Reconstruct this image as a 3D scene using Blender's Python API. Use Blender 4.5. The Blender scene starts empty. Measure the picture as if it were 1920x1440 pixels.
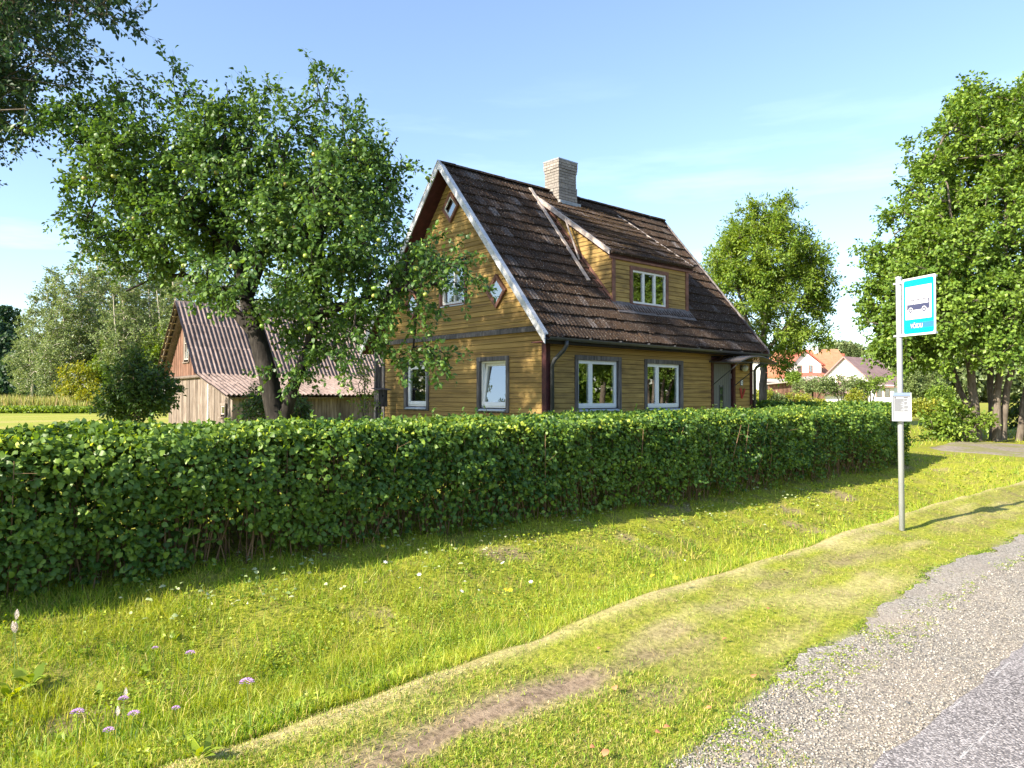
import bpy, bmesh, math, random
import numpy as np
from mathutils import Vector, Matrix
random.seed(7); RNG = np.random.default_rng(11)
R = math.radians
SC = bpy.context.scene
COL = SC.collection

# ------------------------------------------------------------------ camera, sky, sun
CZ = 1.55                                   # eye height above the road
cam_d = bpy.data.cameras.new('camera'); cam = bpy.data.objects.new('camera', cam_d); COL.objects.link(cam)
cam.location = (0, 0, CZ); cam.rotation_euler = (R(90.84), 0, 0)
cam_d.sensor_width = 36; cam_d.lens = 25.69; cam_d.clip_start = 0.05; cam_d.clip_end = 3000
SC.camera = cam
SUN_EL = 29.0; SUN_AZ = 232.8               # azimuth clockwise from +Y
W = bpy.data.worlds.new('World'); SC.world = W; W.use_nodes = True
wn, wl = W.node_tree.nodes, W.node_tree.links; wn.clear()
sky = wn.new('ShaderNodeTexSky'); sky.sky_type = 'NISHITA'; sky.sun_disc = False
sky.sun_elevation = R(SUN_EL); sky.sun_rotation = R(SUN_AZ); sky.air_density = 1.0; sky.dust_density = 0.6; sky.ozone_density = 2.2
bg = wn.new('ShaderNodeBackground'); bg.inputs[1].default_value = 0.108
wo = wn.new('ShaderNodeOutputWorld')
tc = wn.new('ShaderNodeTexCoord')
mp = wn.new('ShaderNodeMapping'); mp.inputs['Scale'].default_value = (1.3, 1.3, 9.0)
wl.new(tc.outputs['Generated'], mp.inputs['Vector'])
nz = wn.new('ShaderNodeTexNoise'); nz.inputs['Scale'].default_value = 1.6; nz.inputs['Detail'].default_value = 7; nz.inputs['Roughness'].default_value = 0.58
wl.new(mp.outputs[0], nz.inputs['Vector'])
cr = wn.new('ShaderNodeValToRGB'); cr.color_ramp.elements[0].position = 0.52; cr.color_ramp.elements[1].position = 0.78
cr.color_ramp.elements[1].color = (0.7, 0.7, 0.7, 1)
wl.new(nz.outputs[0], cr.inputs[0])
sx = wn.new('ShaderNodeSeparateXYZ'); wl.new(tc.outputs['Generated'], sx.inputs[0])
mr = wn.new('ShaderNodeMapRange'); mr.inputs[1].default_value = 0.42; mr.inputs[2].default_value = 0.12; wl.new(sx.outputs[2], mr.inputs[0])
mm0 = wn.new('ShaderNodeMath'); mm0.operation = 'MULTIPLY'; wl.new(cr.outputs[0], mm0.inputs[0]); wl.new(mr.outputs[0], mm0.inputs[1])
mm = wn.new('ShaderNodeMath'); mm.operation = 'ADD'; wl.new(mm0.outputs[0], mm.inputs[0]); mm.inputs[1].default_value = 0.05
mx = wn.new('ShaderNodeMix'); mx.data_type = 'RGBA'; mx.inputs[7].default_value = (5.0, 6.2, 9.2, 1)
wl.new(mm.outputs[0], mx.inputs[0]); wl.new(sky.outputs[0], mx.inputs[6])
wl.new(mx.outputs[2], bg.inputs[0]); wl.new(bg.outputs[0], wo.inputs[0])
sun_d = bpy.data.lights.new('sun', 'SUN'); sun_d.energy = 5.0; sun_d.angle = R(0.53); sun_d.color = (1.0, 0.90, 0.74)
sun = bpy.data.objects.new('sun', sun_d); COL.objects.link(sun)
az = R(SUN_AZ); el = R(SUN_EL)
sdir = Vector((math.sin(az)*math.cos(el), math.cos(az)*math.cos(el), math.sin(el)))
sun.rotation_euler = sdir.to_track_quat('Z', 'Y').to_euler(); sun.location = (-60, -30, 60)
SC.view_settings.view_transform = 'Standard'; SC.view_settings.look = 'None'
SC.view_settings.exposure = 1.5; SC.view_settings.gamma = 1; SC.view_settings.use_curve_mapping = False
SC.cycles.max_bounces = 6; SC.cycles.transparent_max_bounces = 12

# ------------------------------------------------------------------ frames and helpers
ANG = R(41.7); CA, SA = math.cos(ANG), math.sin(ANG)      # street frame: u along the road, v towards the house
def uv2xy(u, v): return CA*u - SA*v, SA*u + CA*v
def xy2uv(x, y): return CA*x + SA*y, -SA*x + CA*y

def vnoise(x, y, s, seed=0):
    x = np.asarray(x, float)/s + 37.3*seed; y = np.asarray(y, float)/s + 91.7*seed
    xi = np.floor(x); yi = np.floor(y); fx = x-xi; fy = y-yi
    fx = fx*fx*(3-2*fx); fy = fy*fy*(3-2*fy)
    def h(a, b):
        q = np.sin(a*127.1 + b*311.7 + seed*17.3)*43758.5453
        return q - np.floor(q)
    return (h(xi,yi)*(1-fx)+h(xi+1,yi)*fx)*(1-fy) + (h(xi,yi+1)*(1-fx)+h(xi+1,yi+1)*fx)*fy
def fbm(x, y, s, seed=0): return .55*vnoise(x,y,s,seed)+.3*vnoise(x,y,s*.45,seed+1)+.15*vnoise(x,y,s*.2,seed+2)

def crest(u): return 2.98 + .05*np.clip(u, -2, 9) + .06*(vnoise(u, u*0, 2.2, 3)-.5)+.05*(vnoise(u, u*0, .5, 4)-.5)
def hz(u, v):
    """ground height, world z"""
    u = np.asarray(u, float); v = np.asarray(v, float)
    vv = v - (crest(u)-3.0)*np.exp(-((v-3.2)/1.1)**2)
    k = [-600,-6,-2,1.3,2.0,2.6,3.0,3.3,3.8,4.4,5.0,5.6,6.2,6.8,8,12,600]
    a = [-1.6,-1.6,-1.50,-1.55,-1.565,-1.50,-1.44,-1.53,-1.72,-1.80,-1.75,-1.61,-1.50,-1.44,-1.33,-1.3,-1.25]
    b = [-1.6,-1.6,-1.50,-1.55,-1.565,-1.49,-1.42,-1.54,-1.82,-2.0,-1.98,-1.82,-1.62,-1.47,-1.33,-1.3,-1.25]
    ha = np.interp(vv, k, a); hb = np.interp(vv, k, b)
    w = np.clip((u-4)/6, 0, 1); h = ha*(1-w)+hb*w
    f = np.clip((u-15.5)/4, 0, 1); f = f*f*(3-2*f)
    flat = np.interp(v, [-600, 1.3, 2, 8, 12, 600], [-1.6, -1.55, -1.56, -1.38, -1.3, -1.25])
    h = h*(1-f)+flat*f
    g = np.clip((v-2.1)/.6, 0, 1)*np.clip((14-v)/4, 0, 1)*(1-.8*np.clip((u-18.5)/1.,0,1))
    h = h + g*(.05*(vnoise(u,v,.9,5)-.5)+.03*(vnoise(u,v,.3,6)-.5))
    return h + CZ
def soilmask(u, v):
    line = crest(u)-.42-.10*np.sin(u*.8)
    n = fbm(u, v*3, 1.3, 8)
    m = np.clip(1.3-np.abs(v-line)/(.09+.26*np.clip(n-.36,0,1)*3), 0, 1)*np.clip((n-.33)*6, 0, 1)*np.clip((9-u)/4,0.3,1)
    m2 = np.clip((fbm(u*2,v*2,1.1,21)-.70)*9,0,1)*(v>3.6)
    return np.clip(m + m2*.8, 0, 1)
def strawmask(u, v):
    c = crest(u)
    return np.clip(np.clip(1.1-np.abs(v-c-.03)/.12, 0, 1)*np.clip(.35+1.3*fbm(u,v*2,.35,15),0,.95) + np.clip((fbm(u*.8,v*3.5,.7,13)-.50)*4,0,1)*((v>2.2)&(v<c+.1))*.62, 0, 1)
def grassedge(u): return np.interp(u, [1,2.6,4,5.4,6.9,9.3,20], [1.74,1.86,2.04,2.16,2.26,2.27,2.2]) + .20*(fbm(u, u*0, .7, 30)-.5)

class NT:
    def __init__(s, name):
        s.m = bpy.data.materials.new(name); s.m.use_nodes = True; s.t = s.m.node_tree; s.t.nodes.clear()
        s.out = s.t.nodes.new('ShaderNodeOutputMaterial')
    def n(s, t, props=None, **inp):
        nd = s.t.nodes.new('ShaderNode'+t)
        for k, v in (props or {}).items(): setattr(nd, k, v)
        for k, v in inp.items():
            k = int(k[1:]) if k[0] == 'i' and k[1:].isdigit() else k.replace('_', ' ')
            if isinstance(v, bpy.types.NodeSocket): s.t.links.new(v, nd.inputs[k])
            else: nd.inputs[k].default_value = v
        return nd
    def ramp(s, fac, stops, interp='LINEAR'):
        nd = s.t.nodes.new('ShaderNodeValToRGB'); cr = nd.color_ramp; cr.interpolation = interp
        while len(cr.elements) < len(stops): cr.elements.new(.5)
        for e, (p, c) in zip(cr.elements, stops):
            e.position = p; e.color = (*c, 1) if not isinstance(c, (int, float)) else (c, c, c, 1)
        s.t.links.new(fac, nd.inputs[0]); return nd.outputs[0]
    def mix(s, f, a, b, mode='MIX'):
        nd = s.n('Mix', {'data_type': 'RGBA', 'blend_type': mode}, i0=f)
        for i, v in ((6, a), (7, b)):
            if isinstance(v, bpy.types.NodeSocket): s.t.links.new(v, nd.inputs[i])
            else: nd.inputs[i].default_value = (*v[:3], 1)
        return nd.outputs[2]
    def math(s, op, a, b=0.0): return s.n('Math', {'operation': op}, i0=a, i1=b).outputs[0]
    def coord(s, scale=(1,1,1), kind='Object'):
        c = s.n('TexCoord').outputs[kind]
        return s.n('Mapping', Vector=c, Scale=scale).outputs[0]
    def noise(s, vec, scale, detail=4, rough=.55): return s.n('TexNoise', Vector=vec, Scale=scale, Detail=float(detail), Roughness=rough).outputs[0]
    def done(s, color, rough=.8, spec=.3, metal=0., bump=None, bs=.3, bd=.01, **kw):
        p = s.n('BsdfPrincipled', Base_Color=color if isinstance(color, bpy.types.NodeSocket) else (*color, 1), Roughness=rough, Metallic=metal, **kw)
        p.inputs['Specular IOR Level'].default_value = spec
        if bump is not None:
            b = s.n('Bump', Height=bump, Strength=bs, Distance=bd); s.t.links.new(b.outputs[0], p.inputs['Normal'])
        s.t.links.new(p.outputs[0], s.out.inputs[0]); return s.m

def mat_plain(name, c, rough=.6, spec=.4, metal=0., var=.15, sc=6, bs=.15):
    t = NT(name); v = t.coord(); n = t.noise(v, sc, 5)
    lo = tuple(x*(1-var) for x in c); hi = tuple(min(1, x*(1+var)) for x in c)
    return t.done(t.ramp(n, [(.3, lo), (.7, hi)]), rough, spec, metal, bump=n, bs=bs, bd=.005)

def mat_leaf(name, c1, c2, c3, trans=.35, rough=.45, spec=.35, far=.0):
    t = NT(name)
    r = t.n('NewGeometry').outputs['Random Per Island']
    col = t.ramp(r, [(0, c1), (.55, c2), (.93, c3), (1., tuple(min(1, x*1.25) for x in c3))])
    n = t.noise(t.coord(), .9, 2)
    col = t.mix(t.ramp(n, [(.35, 0.), (.7, .45)]), col, c3)
    p = t.n('BsdfPrincipled', Base_Color=col, Roughness=rough); p.inputs['Specular IOR Level'].default_value = spec
    hs = t.n('HueSaturation', Hue=.482, Saturation=1.15, Value=1.5, Color=col)
    tr = t.n('BsdfTranslucent', Color=hs.outputs[0])
    mxs = t.n('MixShader', i0=trans); t.t.links.new(p.outputs[0], mxs.inputs[1]); t.t.links.new(tr.outputs[0], mxs.inputs[2])
    t.t.links.new(mxs.outputs[0], t.out.inputs[0]); return t.m

def mat_wood(name, c1, c2, c3, axis=(1, 12, 12), sc=3, rnd=.35, rough=.85, bs=.4):
    """grain stretched along the axis with the small scale; every board its own tone"""
    t = NT(name); rv = t.n('ObjectInfo').outputs['Random']
    c = t.n('TexCoord').outputs['Object']
    off = t.n('VectorMath', {'operation': 'ADD'}, i0=c); cmb = t.n('CombineXYZ', X=t.math('MULTIPLY', rv, 31.), Y=t.math('MULTIPLY', rv, 17.), Z=0.)
    t.t.links.new(cmb.outputs[0], off.inputs[1])
    v = t.n('Mapping', Vector=off.outputs[0], Scale=axis).outputs[0]
    n = t.noise(v, sc, 6, .62); n2 = t.noise(off.outputs[0], 1.7, 4)
    col = t.ramp(n, [(.28, c1), (.5, c2), (.74, c3)])
    col = t.mix(t.ramp(n2, [(.45, 0.), (.75, .55)]), col, c1)
    val = t.n('MapRange', Value=rv, i3=1-rnd*.6, i4=1+rnd*.5).outputs[0]
    col = t.n('HueSaturation', Value=val, Color=col).outputs[0]
    return t.done(col, rough, .2, bump=n, bs=bs, bd=.004)

def mesh_np(name, V, F, mat=None, parent=None, smooth=False):
    """V (n,3); F: array (m,k) or list of such arrays"""
    me = bpy.data.meshes.new(name); V = np.asarray(V, np.float32)
    if not isinstance(F, list): F = [F]
    F = [np.asarray(f, np.int32) for f in F if len(f)]
    me.vertices.add(len(V)); me.vertices.foreach_set('co', V.ravel())
    nl = sum(f.size for f in F); npol = sum(len(f) for f in F)
    me.loops.add(nl); me.loops.foreach_set('vertex_index', np.concatenate([f.ravel() for f in F]))
    me.polygons.add(npol)
    tot = np.concatenate([np.full(len(f), f.shape[1], np.int32) for f in F])
    me.polygons.foreach_set('loop_start', np.concatenate([[0], np.cumsum(tot)[:-1]]).astype(np.int32))
    if smooth: me.polygons.foreach_set('use_smooth', np.ones(npol, bool))
    me.update(calc_edges=True); me.validate()
    if mat: me.materials.append(mat)
    o = bpy.data.objects.new(name, me); COL.objects.link(o)
    if parent: o.parent = parent
    return o

class MB:
    def __init__(s): s.v = []; s.f = []
    def poly(s, pts, faces):
        b = len(s.v); s.v += [tuple(p) for p in pts]; s.f += [[b+i for i in f] for f in faces]; return s
    def box(s, lo, hi, mp=None):
        x0, y0, z0 = lo; x1, y1, z1 = hi
        P = [(x0,y0,z0),(x1,y0,z0),(x1,y1,z0),(x0,y1,z0),(x0,y0,z1),(x1,y0,z1),(x1,y1,z1),(x0,y1,z1)]
        if mp: P = [mp(*p) for p in P]
        return s.poly(P, [(0,3,2,1),(4,5,6,7),(0,1,5,4),(1,2,6,5),(2,3,7,6),(3,0,4,7)])
    def prism(s, a, b):      # two matching polygons
        n = len(a); return s.poly(list(a)+list(b), [tuple(range(n))[::-1], tuple(range(n, 2*n))]+[(i,(i+1)%n,n+(i+1)%n,n+i) for i in range(n)])
    def tube(s, pts, r, n=8, caps=True):
        pts = [Vector(p) for p in pts]; rr = r if isinstance(r, (list, tuple)) else [r]*len(pts)
        b = len(s.v); up = None
        for i, p in enumerate(pts):
            d = (pts[min(i+1, len(pts)-1)]-pts[max(i-1, 0)]).normalized()
            if up is None: up = d.orthogonal().normalized()
            up = (up - d*up.dot(d)).normalized(); sd = d.cross(up)
            for k in range(n):
                a = 2*math.pi*k/n; s.v.append(tuple(p+(up*math.cos(a)+sd*math.sin(a))*rr[i]))
        for i in range(len(pts)-1):
            for k in range(n): s.f.append([b+i*n+k, b+i*n+(k+1)%n, b+(i+1)*n+(k+1)%n, b+(i+1)*n+k])
        if caps: s.f.append([b+k for k in range(n)][::-1]); s.f.append([b+(len(pts)-1)*n+k for k in range(n)])
        return s
    def build(s, name, mat=None, parent=None, bevel=0, smooth=False):
        me = bpy.data.meshes.new(name); me.from_pydata(s.v, [], s.f)
        bm = bmesh.new(); bm.from_mesh(me); bmesh.ops.recalc_face_normals(bm, faces=bm.faces)
        if bevel: bmesh.ops.bevel(bm, geom=bm.edges[:], offset=bevel, segments=1, affect='EDGES')
        bm.to_mesh(me); bm.free()
        if smooth: me.polygons.foreach_set('use_smooth', [True]*len(me.polygons))
        if mat: me.materials.append(mat)
        o = bpy.data.objects.new(name, me); COL.objects.link(o)
        if parent: o.parent = parent
        return o

def tag(o, label=None, cat=None, group=None, kind=None):
    if label: o['label'] = label
    if cat: o['category'] = cat
    if group: o['group'] = group
    if kind: o['kind'] = kind
    return o
def thing(name, label, cat, loc=(0,0,0), rz=0, group=None):
    o = bpy.data.objects.new(name, None); COL.objects.link(o); o.empty_display_size = .2
    o.location = loc; o.rotation_euler = (0, 0, rz); return tag(o, label, cat, group)
def inst(name, me, parent, loc=(0,0,0), rot=(0,0,0), scale=(1,1,1)):
    o = bpy.data.objects.new(name, me); COL.objects.link(o); o.parent = parent
    o.location = loc; o.rotation_euler = rot; o.scale = scale; return o
def copy_tree(o, parent=None):
    c = o.copy(); COL.objects.link(c)
    if parent: c.parent = parent
    for ch in list(o.children): copy_tree(ch, c)
    return c
def unlink_mesh(o):            # keep the mesh, drop the object
    me = o.data; bpy.data.objects.remove(o); return me

# ------------------------------------------------------------------ vegetation kit
def norm(a): return a/np.maximum(np.linalg.norm(a, axis=1, keepdims=True), 1e-9)
def leaves_geo(P, D, Nn, L, Wd, shape='quad', fold=.25):
    D = norm(D); S = norm(np.cross(D, Nn)); Nn = np.cross(S, D)
    L = L[:, None]; Wd = Wd[:, None]; n = len(P)
    if shape == 'quad':
        V = np.stack([P, P+D*L*.45+S*Wd*.5+Nn*Wd*fold, P+D*L, P+D*L*.45-S*Wd*.5+Nn*Wd*fold], 1)
        b = np.arange(n)[:, None]*4
        F = np.concatenate([b+[0,1,2], b+[0,2,3]]); return V.reshape(-1,3), F
    V = np.stack([P, P+D*L*.28+S*Wd*.44+Nn*Wd*fold*.6, P+D*L*.66+S*Wd*.42+Nn*Wd*fold*.5, P+D*L-Nn*L*.12,
                  P+D*L*.66-S*Wd*.42+Nn*Wd*fold*.5, P+D*L*.28-S*Wd*.44+Nn*Wd*fold*.6], 1)
    b = np.arange(n)[:, None]*6
    F = np.concatenate([b+[0,1,5], b+[1,2,5], b+[2,4,5], b+[2,3,4]]); return V.reshape(-1,3), F
def tubes_geo(P0, P1, r0, r1, k=5):
    D = norm(P1-P0); A = np.tile([0.,0,1], (len(D),1)); A[np.abs(D[:,2])>.9] = [1.,0,0]
    U = norm(np.cross(D, A)); S = np.cross(D, U)
    a = np.arange(k)*2*np.pi/k; c = np.cos(a)[None,:,None]; s = np.sin(a)[None,:,None]
    ring = U[:,None,:]*c + S[:,None,:]*s
    V = np.concatenate([P0[:,None,:]+ring*r0[:,None,None], P1[:,None,:]+ring*r1[:,None,None]], 1)
    b = np.arange(len(D))[:,None]*2*k
    F = np.concatenate([b+[i, (i+1)%k, k+(i+1)%k, k+i] for i in range(k)])
    return V.reshape(-1,3), F
def in_blobs(blobs, n, rng, shell=.35):
    B = np.array(blobs, float); vol = (B[:,3]*B[:,4]*B[:,5])**.8; idx = rng.choice(len(B), n, p=vol/vol.sum())
    d = norm(rng.normal(size=(n,3))); r = rng.uniform(shell, 1, n)**.6
    return B[idx,:3] + d*r[:,None]*B[idx,3:6], B[:, :3].mean(0)
def skeleton(stems, tips, rng, wob=.12, seg=.45, pen=.25):
    """stems: list of polylines [(x,y,z,r)...]; every tip is joined to the nearest node already there"""
    N = []; par = []; rad0 = []; ln = []
    for st in stems:
        prev = -1
        if len(st[0]) > 4: prev = int(np.argmin([np.linalg.norm(np.array(q)-st[0][:3]) for q in N])) if N else -1
        for p in st:
            if prev >= 0:
                a = np.array(N[prev]); b = np.array(p[:3]); m = max(1, int(np.linalg.norm(b-a)/seg))
                for i in range(1, m+1):
                    N.append(tuple(a+(b-a)*i/m+(rng.normal(size=3)*.02 if i < m else 0))); par.append(prev); ln.append(ln[prev]+np.linalg.norm(b-a)/m)
                    rad0.append(rad0[prev]*(1-i/m)+p[3]*i/m if i==m else rad0[prev]+(p[3]-rad0[prev])*1/(m-i+1)); prev = len(N)-1
            else:
                N.append(tuple(p[:3])); par.append(-1); rad0.append(p[3]); ln.append(0.); prev = len(N)-1
    base = len(N); N = [np.array(q) for q in N]
    cap = len(N)+len(tips)*14; A = np.zeros((cap,3)); A[:base] = N; LN = np.zeros(cap); LN[:base] = ln; par = par+[-1]*(cap-base); cnt = base
    stem_c = A[:base].mean(0); order = np.argsort(np.min(np.linalg.norm(tips[:,None,:]-A[None,:base,:], axis=2), axis=1))
    tipn = np.zeros(len(tips), int)
    usable = np.zeros(cap, bool); usable[:base] = True
    zmin = A[:base,2].min() + .25*(A[:base,2].max()-A[:base,2].min())
    usable[:base] &= A[:base,2] > zmin
    for ti in order:
        t = tips[ti]; d = np.linalg.norm(A[:cnt]-t, axis=1) + pen*LN[:cnt]; d[~usable[:cnt]] = 1e9
        j = int(np.argmin(d)); a = A[j]; L = np.linalg.norm(t-a); m = min(12, max(1, int(L/seg))); prev = j
        side = rng.normal(size=3)*L*wob
        for i in range(1, m+1):
            f = i/m; q = a+(t-a)*f+side*math.sin(math.pi*f)+np.array([0,0,.12*L*math.sin(math.pi*f)])
            A[cnt] = q; par[cnt] = prev; LN[cnt] = LN[prev]+L/m; usable[cnt] = True; prev = cnt; cnt += 1
        tipn[ti] = prev
    A = A[:cnt]; par = np.array(par[:cnt])
    w = np.zeros(cnt); np.add.at(w, tipn, 1)
    for i in range(cnt-1, base-1, -1):
        if par[i] >= 0: w[par[i]] += w[i]
    return A, par, w, base, np.array(rad0), tipn
def make_tree(name, label, cat, stems, blobs, ntips, leaf, mleaf, mbark, seed, group=None, twigs=5, per=9, tl=.4, r1=.006, rmax=.09,
              shape='quad', drop=.0, up=.25, k=5, tipsx=None, pen=.25, asp=.6, nopart=False):
    rng = np.random.default_rng(seed)
    tips, cen = in_blobs(blobs, ntips, rng)
    if tipsx is not None: tips = np.concatenate([tips, tipsx])
    A, par, w, base, rad0, tipn = skeleton(stems, tips, rng, pen=pen)
    r = np.minimum(rmax, r1*np.sqrt(np.maximum(w, .3))*1.25); r[:base] = rad0
    e = np.arange(base, len(A)); e = e[par[e] >= 0]
    rp = np.minimum(r[par[e]], r[e]*1.35)
    org = np.array(stems[0][0][:3])
    root = thing(name, label, cat, tuple(org), 0, group)
    se = np.array([i for i in range(base) if par[i] >= 0])
    rt_ = np.arange(base)
    for i in range(base): rt_[i] = i if par[i] < 0 else rt_[par[i]]
    for q in np.unique(rt_):
        sq = se[rt_[se] == q]; Vt, Ft = tubes_geo(A[par[sq]], A[sq], r[par[sq]]*1.0, r[sq]*1.0, 12); trunk = mesh_np('trunk', Vt-org, Ft, mbark, root, True)
    # twigs
    n = len(tips); T = np.repeat(A[tipn], twigs, 0)
    out = norm(T-cen+rng.normal(size=(n*twigs,3))*.01)
    d = norm(out*.6+rng.normal(size=(n*twigs,3))*.75+np.array([0,0,up-drop]))
    tlv = tl*rng.uniform(.5, 1.25, n*twigs)
    mid = T+d*tlv[:,None]*.5; d2 = norm(d+np.array([0,0,-drop*.8])+rng.normal(size=d.shape)*.15); end = mid+d2*tlv[:,None]*.5
    P0 = np.concatenate([A[par[e]], T, mid]); P1 = np.concatenate([A[e], mid, end])
    q = np.full(len(T), r1*.6)
    V1, F1 = tubes_geo(P0[:len(e)], P1[:len(e)], rp, r[e], k)
    V2, F2 = tubes_geo(P0[len(e):], P1[len(e):], np.concatenate([q, q*.7]), np.concatenate([q*.7, q*.4]), 3)
    mesh_np('branch', np.concatenate([V1, V2])-org, np.concatenate([F1, F2+len(V1)]), mbark, root, True)
    # leaves
    m = len(T)*per; f = rng.uniform(.12, 1.0, m); tw = np.repeat(np.arange(len(T)), per)
    P = np.where((f<.5)[:,None], T[tw]+(mid-T)[tw]*(f*2)[:,None], mid[tw]+(end-mid)[tw]*((f-.5)*2)[:,None])
    sp = rng.normal(size=(m,3)); D = norm(d[tw]*.55+sp*.75+np.array([0,0,-.25]))
    P = P + sp*leaf*.25
    o2 = norm(P-cen)
    Nn = norm(o2*.5+np.array([0,0,.75])+rng.normal(size=(m,3))*.55)
    Ls = leaf*rng.uniform(.65, 1.2, m)
    Vl, Fl = leaves_geo(P, D, Nn, Ls, Ls*asp*rng.uniform(.85,1.15,m), shape)
    fo = mesh_np('foliage', Vl-org, Fl, mleaf, root); fo['kind'] = 'stuff'
    return root, P, rng

# ================================================================== GROUND
def cat_axis(parts): return np.unique(np.round(np.concatenate(parts), 4))
ua = cat_axis([np.arange(-9, 24, .12), np.arange(24, 60, 1.), np.linspace(60, 520, 24), -np.linspace(9, 40, 20), -np.linspace(40, 420, 20)])
va = cat_axis([np.arange(1.0, 8.5, .07), np.arange(8.5, 30, .6), np.linspace(30, 120, 30), np.linspace(120, 600, 25), np.linspace(-8, 1, 20), -np.linspace(8, 300, 18)])
UU, VV = np.meshgrid(ua, va, indexing='ij')
HH = hz(UU, VV); HH = HH - .02*((VV < 1.9)&(VV > -6)&(np.abs(UU)<60))
nu, nv = UU.shape
idx = np.arange(nu*nv).reshape(nu, nv)
F = np.stack([idx[:-1,:-1].ravel(), idx[1:,:-1].ravel(), idx[1:,1:].ravel(), idx[:-1,1:].ravel()], 1)
def mat_ground():
    t = NT('ground_turf'); c = t.n('TexCoord').outputs['Object']; xyz = t.n('SeparateXYZ', i0=c)
    nf = t.noise(c, 26, 6, .7); nm = t.noise(c, 3.1, 5); nl = t.noise(c, .35, 4)
    green = t.ramp(nf, [(.3, (.10,.12,.015)), (.5, (.26,.28,.03)), (.7, (.42,.40,.06))])
    brown = t.ramp(nf, [(.3, (.08,.055,.025)), (.6, (.25,.20,.09))])
    col = t.mix(t.ramp(nm, [(.45, 0.), (.68, .6)]), green, brown)
    # mown field beyond the yard
    str_ = t.n('Mapping', Vector=t.n('TexCoord').outputs['Object'], Rotation=(0,0,R(-48)), Scale=(.02,.45,1)).outputs[0]
    ns = t.noise(str_, 1.0, 4)
    field = t.ramp(ns, [(.35, (.25,.29,.045)), (.5, (.31,.31,.06)), (.62, (.37,.32,.10))])
    field = t.mix(t.ramp(t.noise(c, 5, 4), [(.4, 0.), (.8, .35)]), field, (.24,.30,.06))
    far = t.n('MapRange', Value=xyz.outputs[1], i1=22., i2=34.).outputs[0]
    col = t.mix(far, col, field)
    a = t.n('Attribute', {'attribute_name': 'soil'}).outputs['Fac']; b = t.n('Attribute', {'attribute_name': 'straw'}).outputs['Fac']
    col = t.mix(b, col, t.ramp(nf, [(.3, (.26,.21,.09)), (.7, (.58,.50,.25))]))
    col = t.mix(a, col, t.ramp(nf, [(.3, (.10,.07,.045)), (.55, (.30,.22,.15)), (.75, (.40,.31,.21))]))
    road = t.math('SUBTRACT', 1.0, t.n('Attribute', {'attribute_name': 'stony'}).outputs['Fac'])
    col = t.mix(road, t.ramp(nf, [(.3, (.14,.13,.12)), (.7, (.34,.31,.28))]), col)
    return t.done(col, .95, .1, bump=nf, bs=.6, bd=.02)
ground = mesh_np('ground', np.stack([UU.ravel(), VV.ravel(), HH.ravel()], 1), F, mat_ground(), smooth=True)
ground.rotation_euler = (0, 0, ANG); tag(ground, kind='structure')
for nm, fn in (('soil', soilmask), ('straw', strawmask), ('stony', lambda u, v: np.clip(.5+(grassedge(u)+.03-v)/.10, 0, 1))):
    at = ground.data.attributes.new(nm, 'FLOAT', 'POINT'); near = (np.abs(UU) < 30)&(VV < 9)
    at.data.foreach_set('value', (fn(UU, VV)*near).ravel().astype(np.float32))

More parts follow.
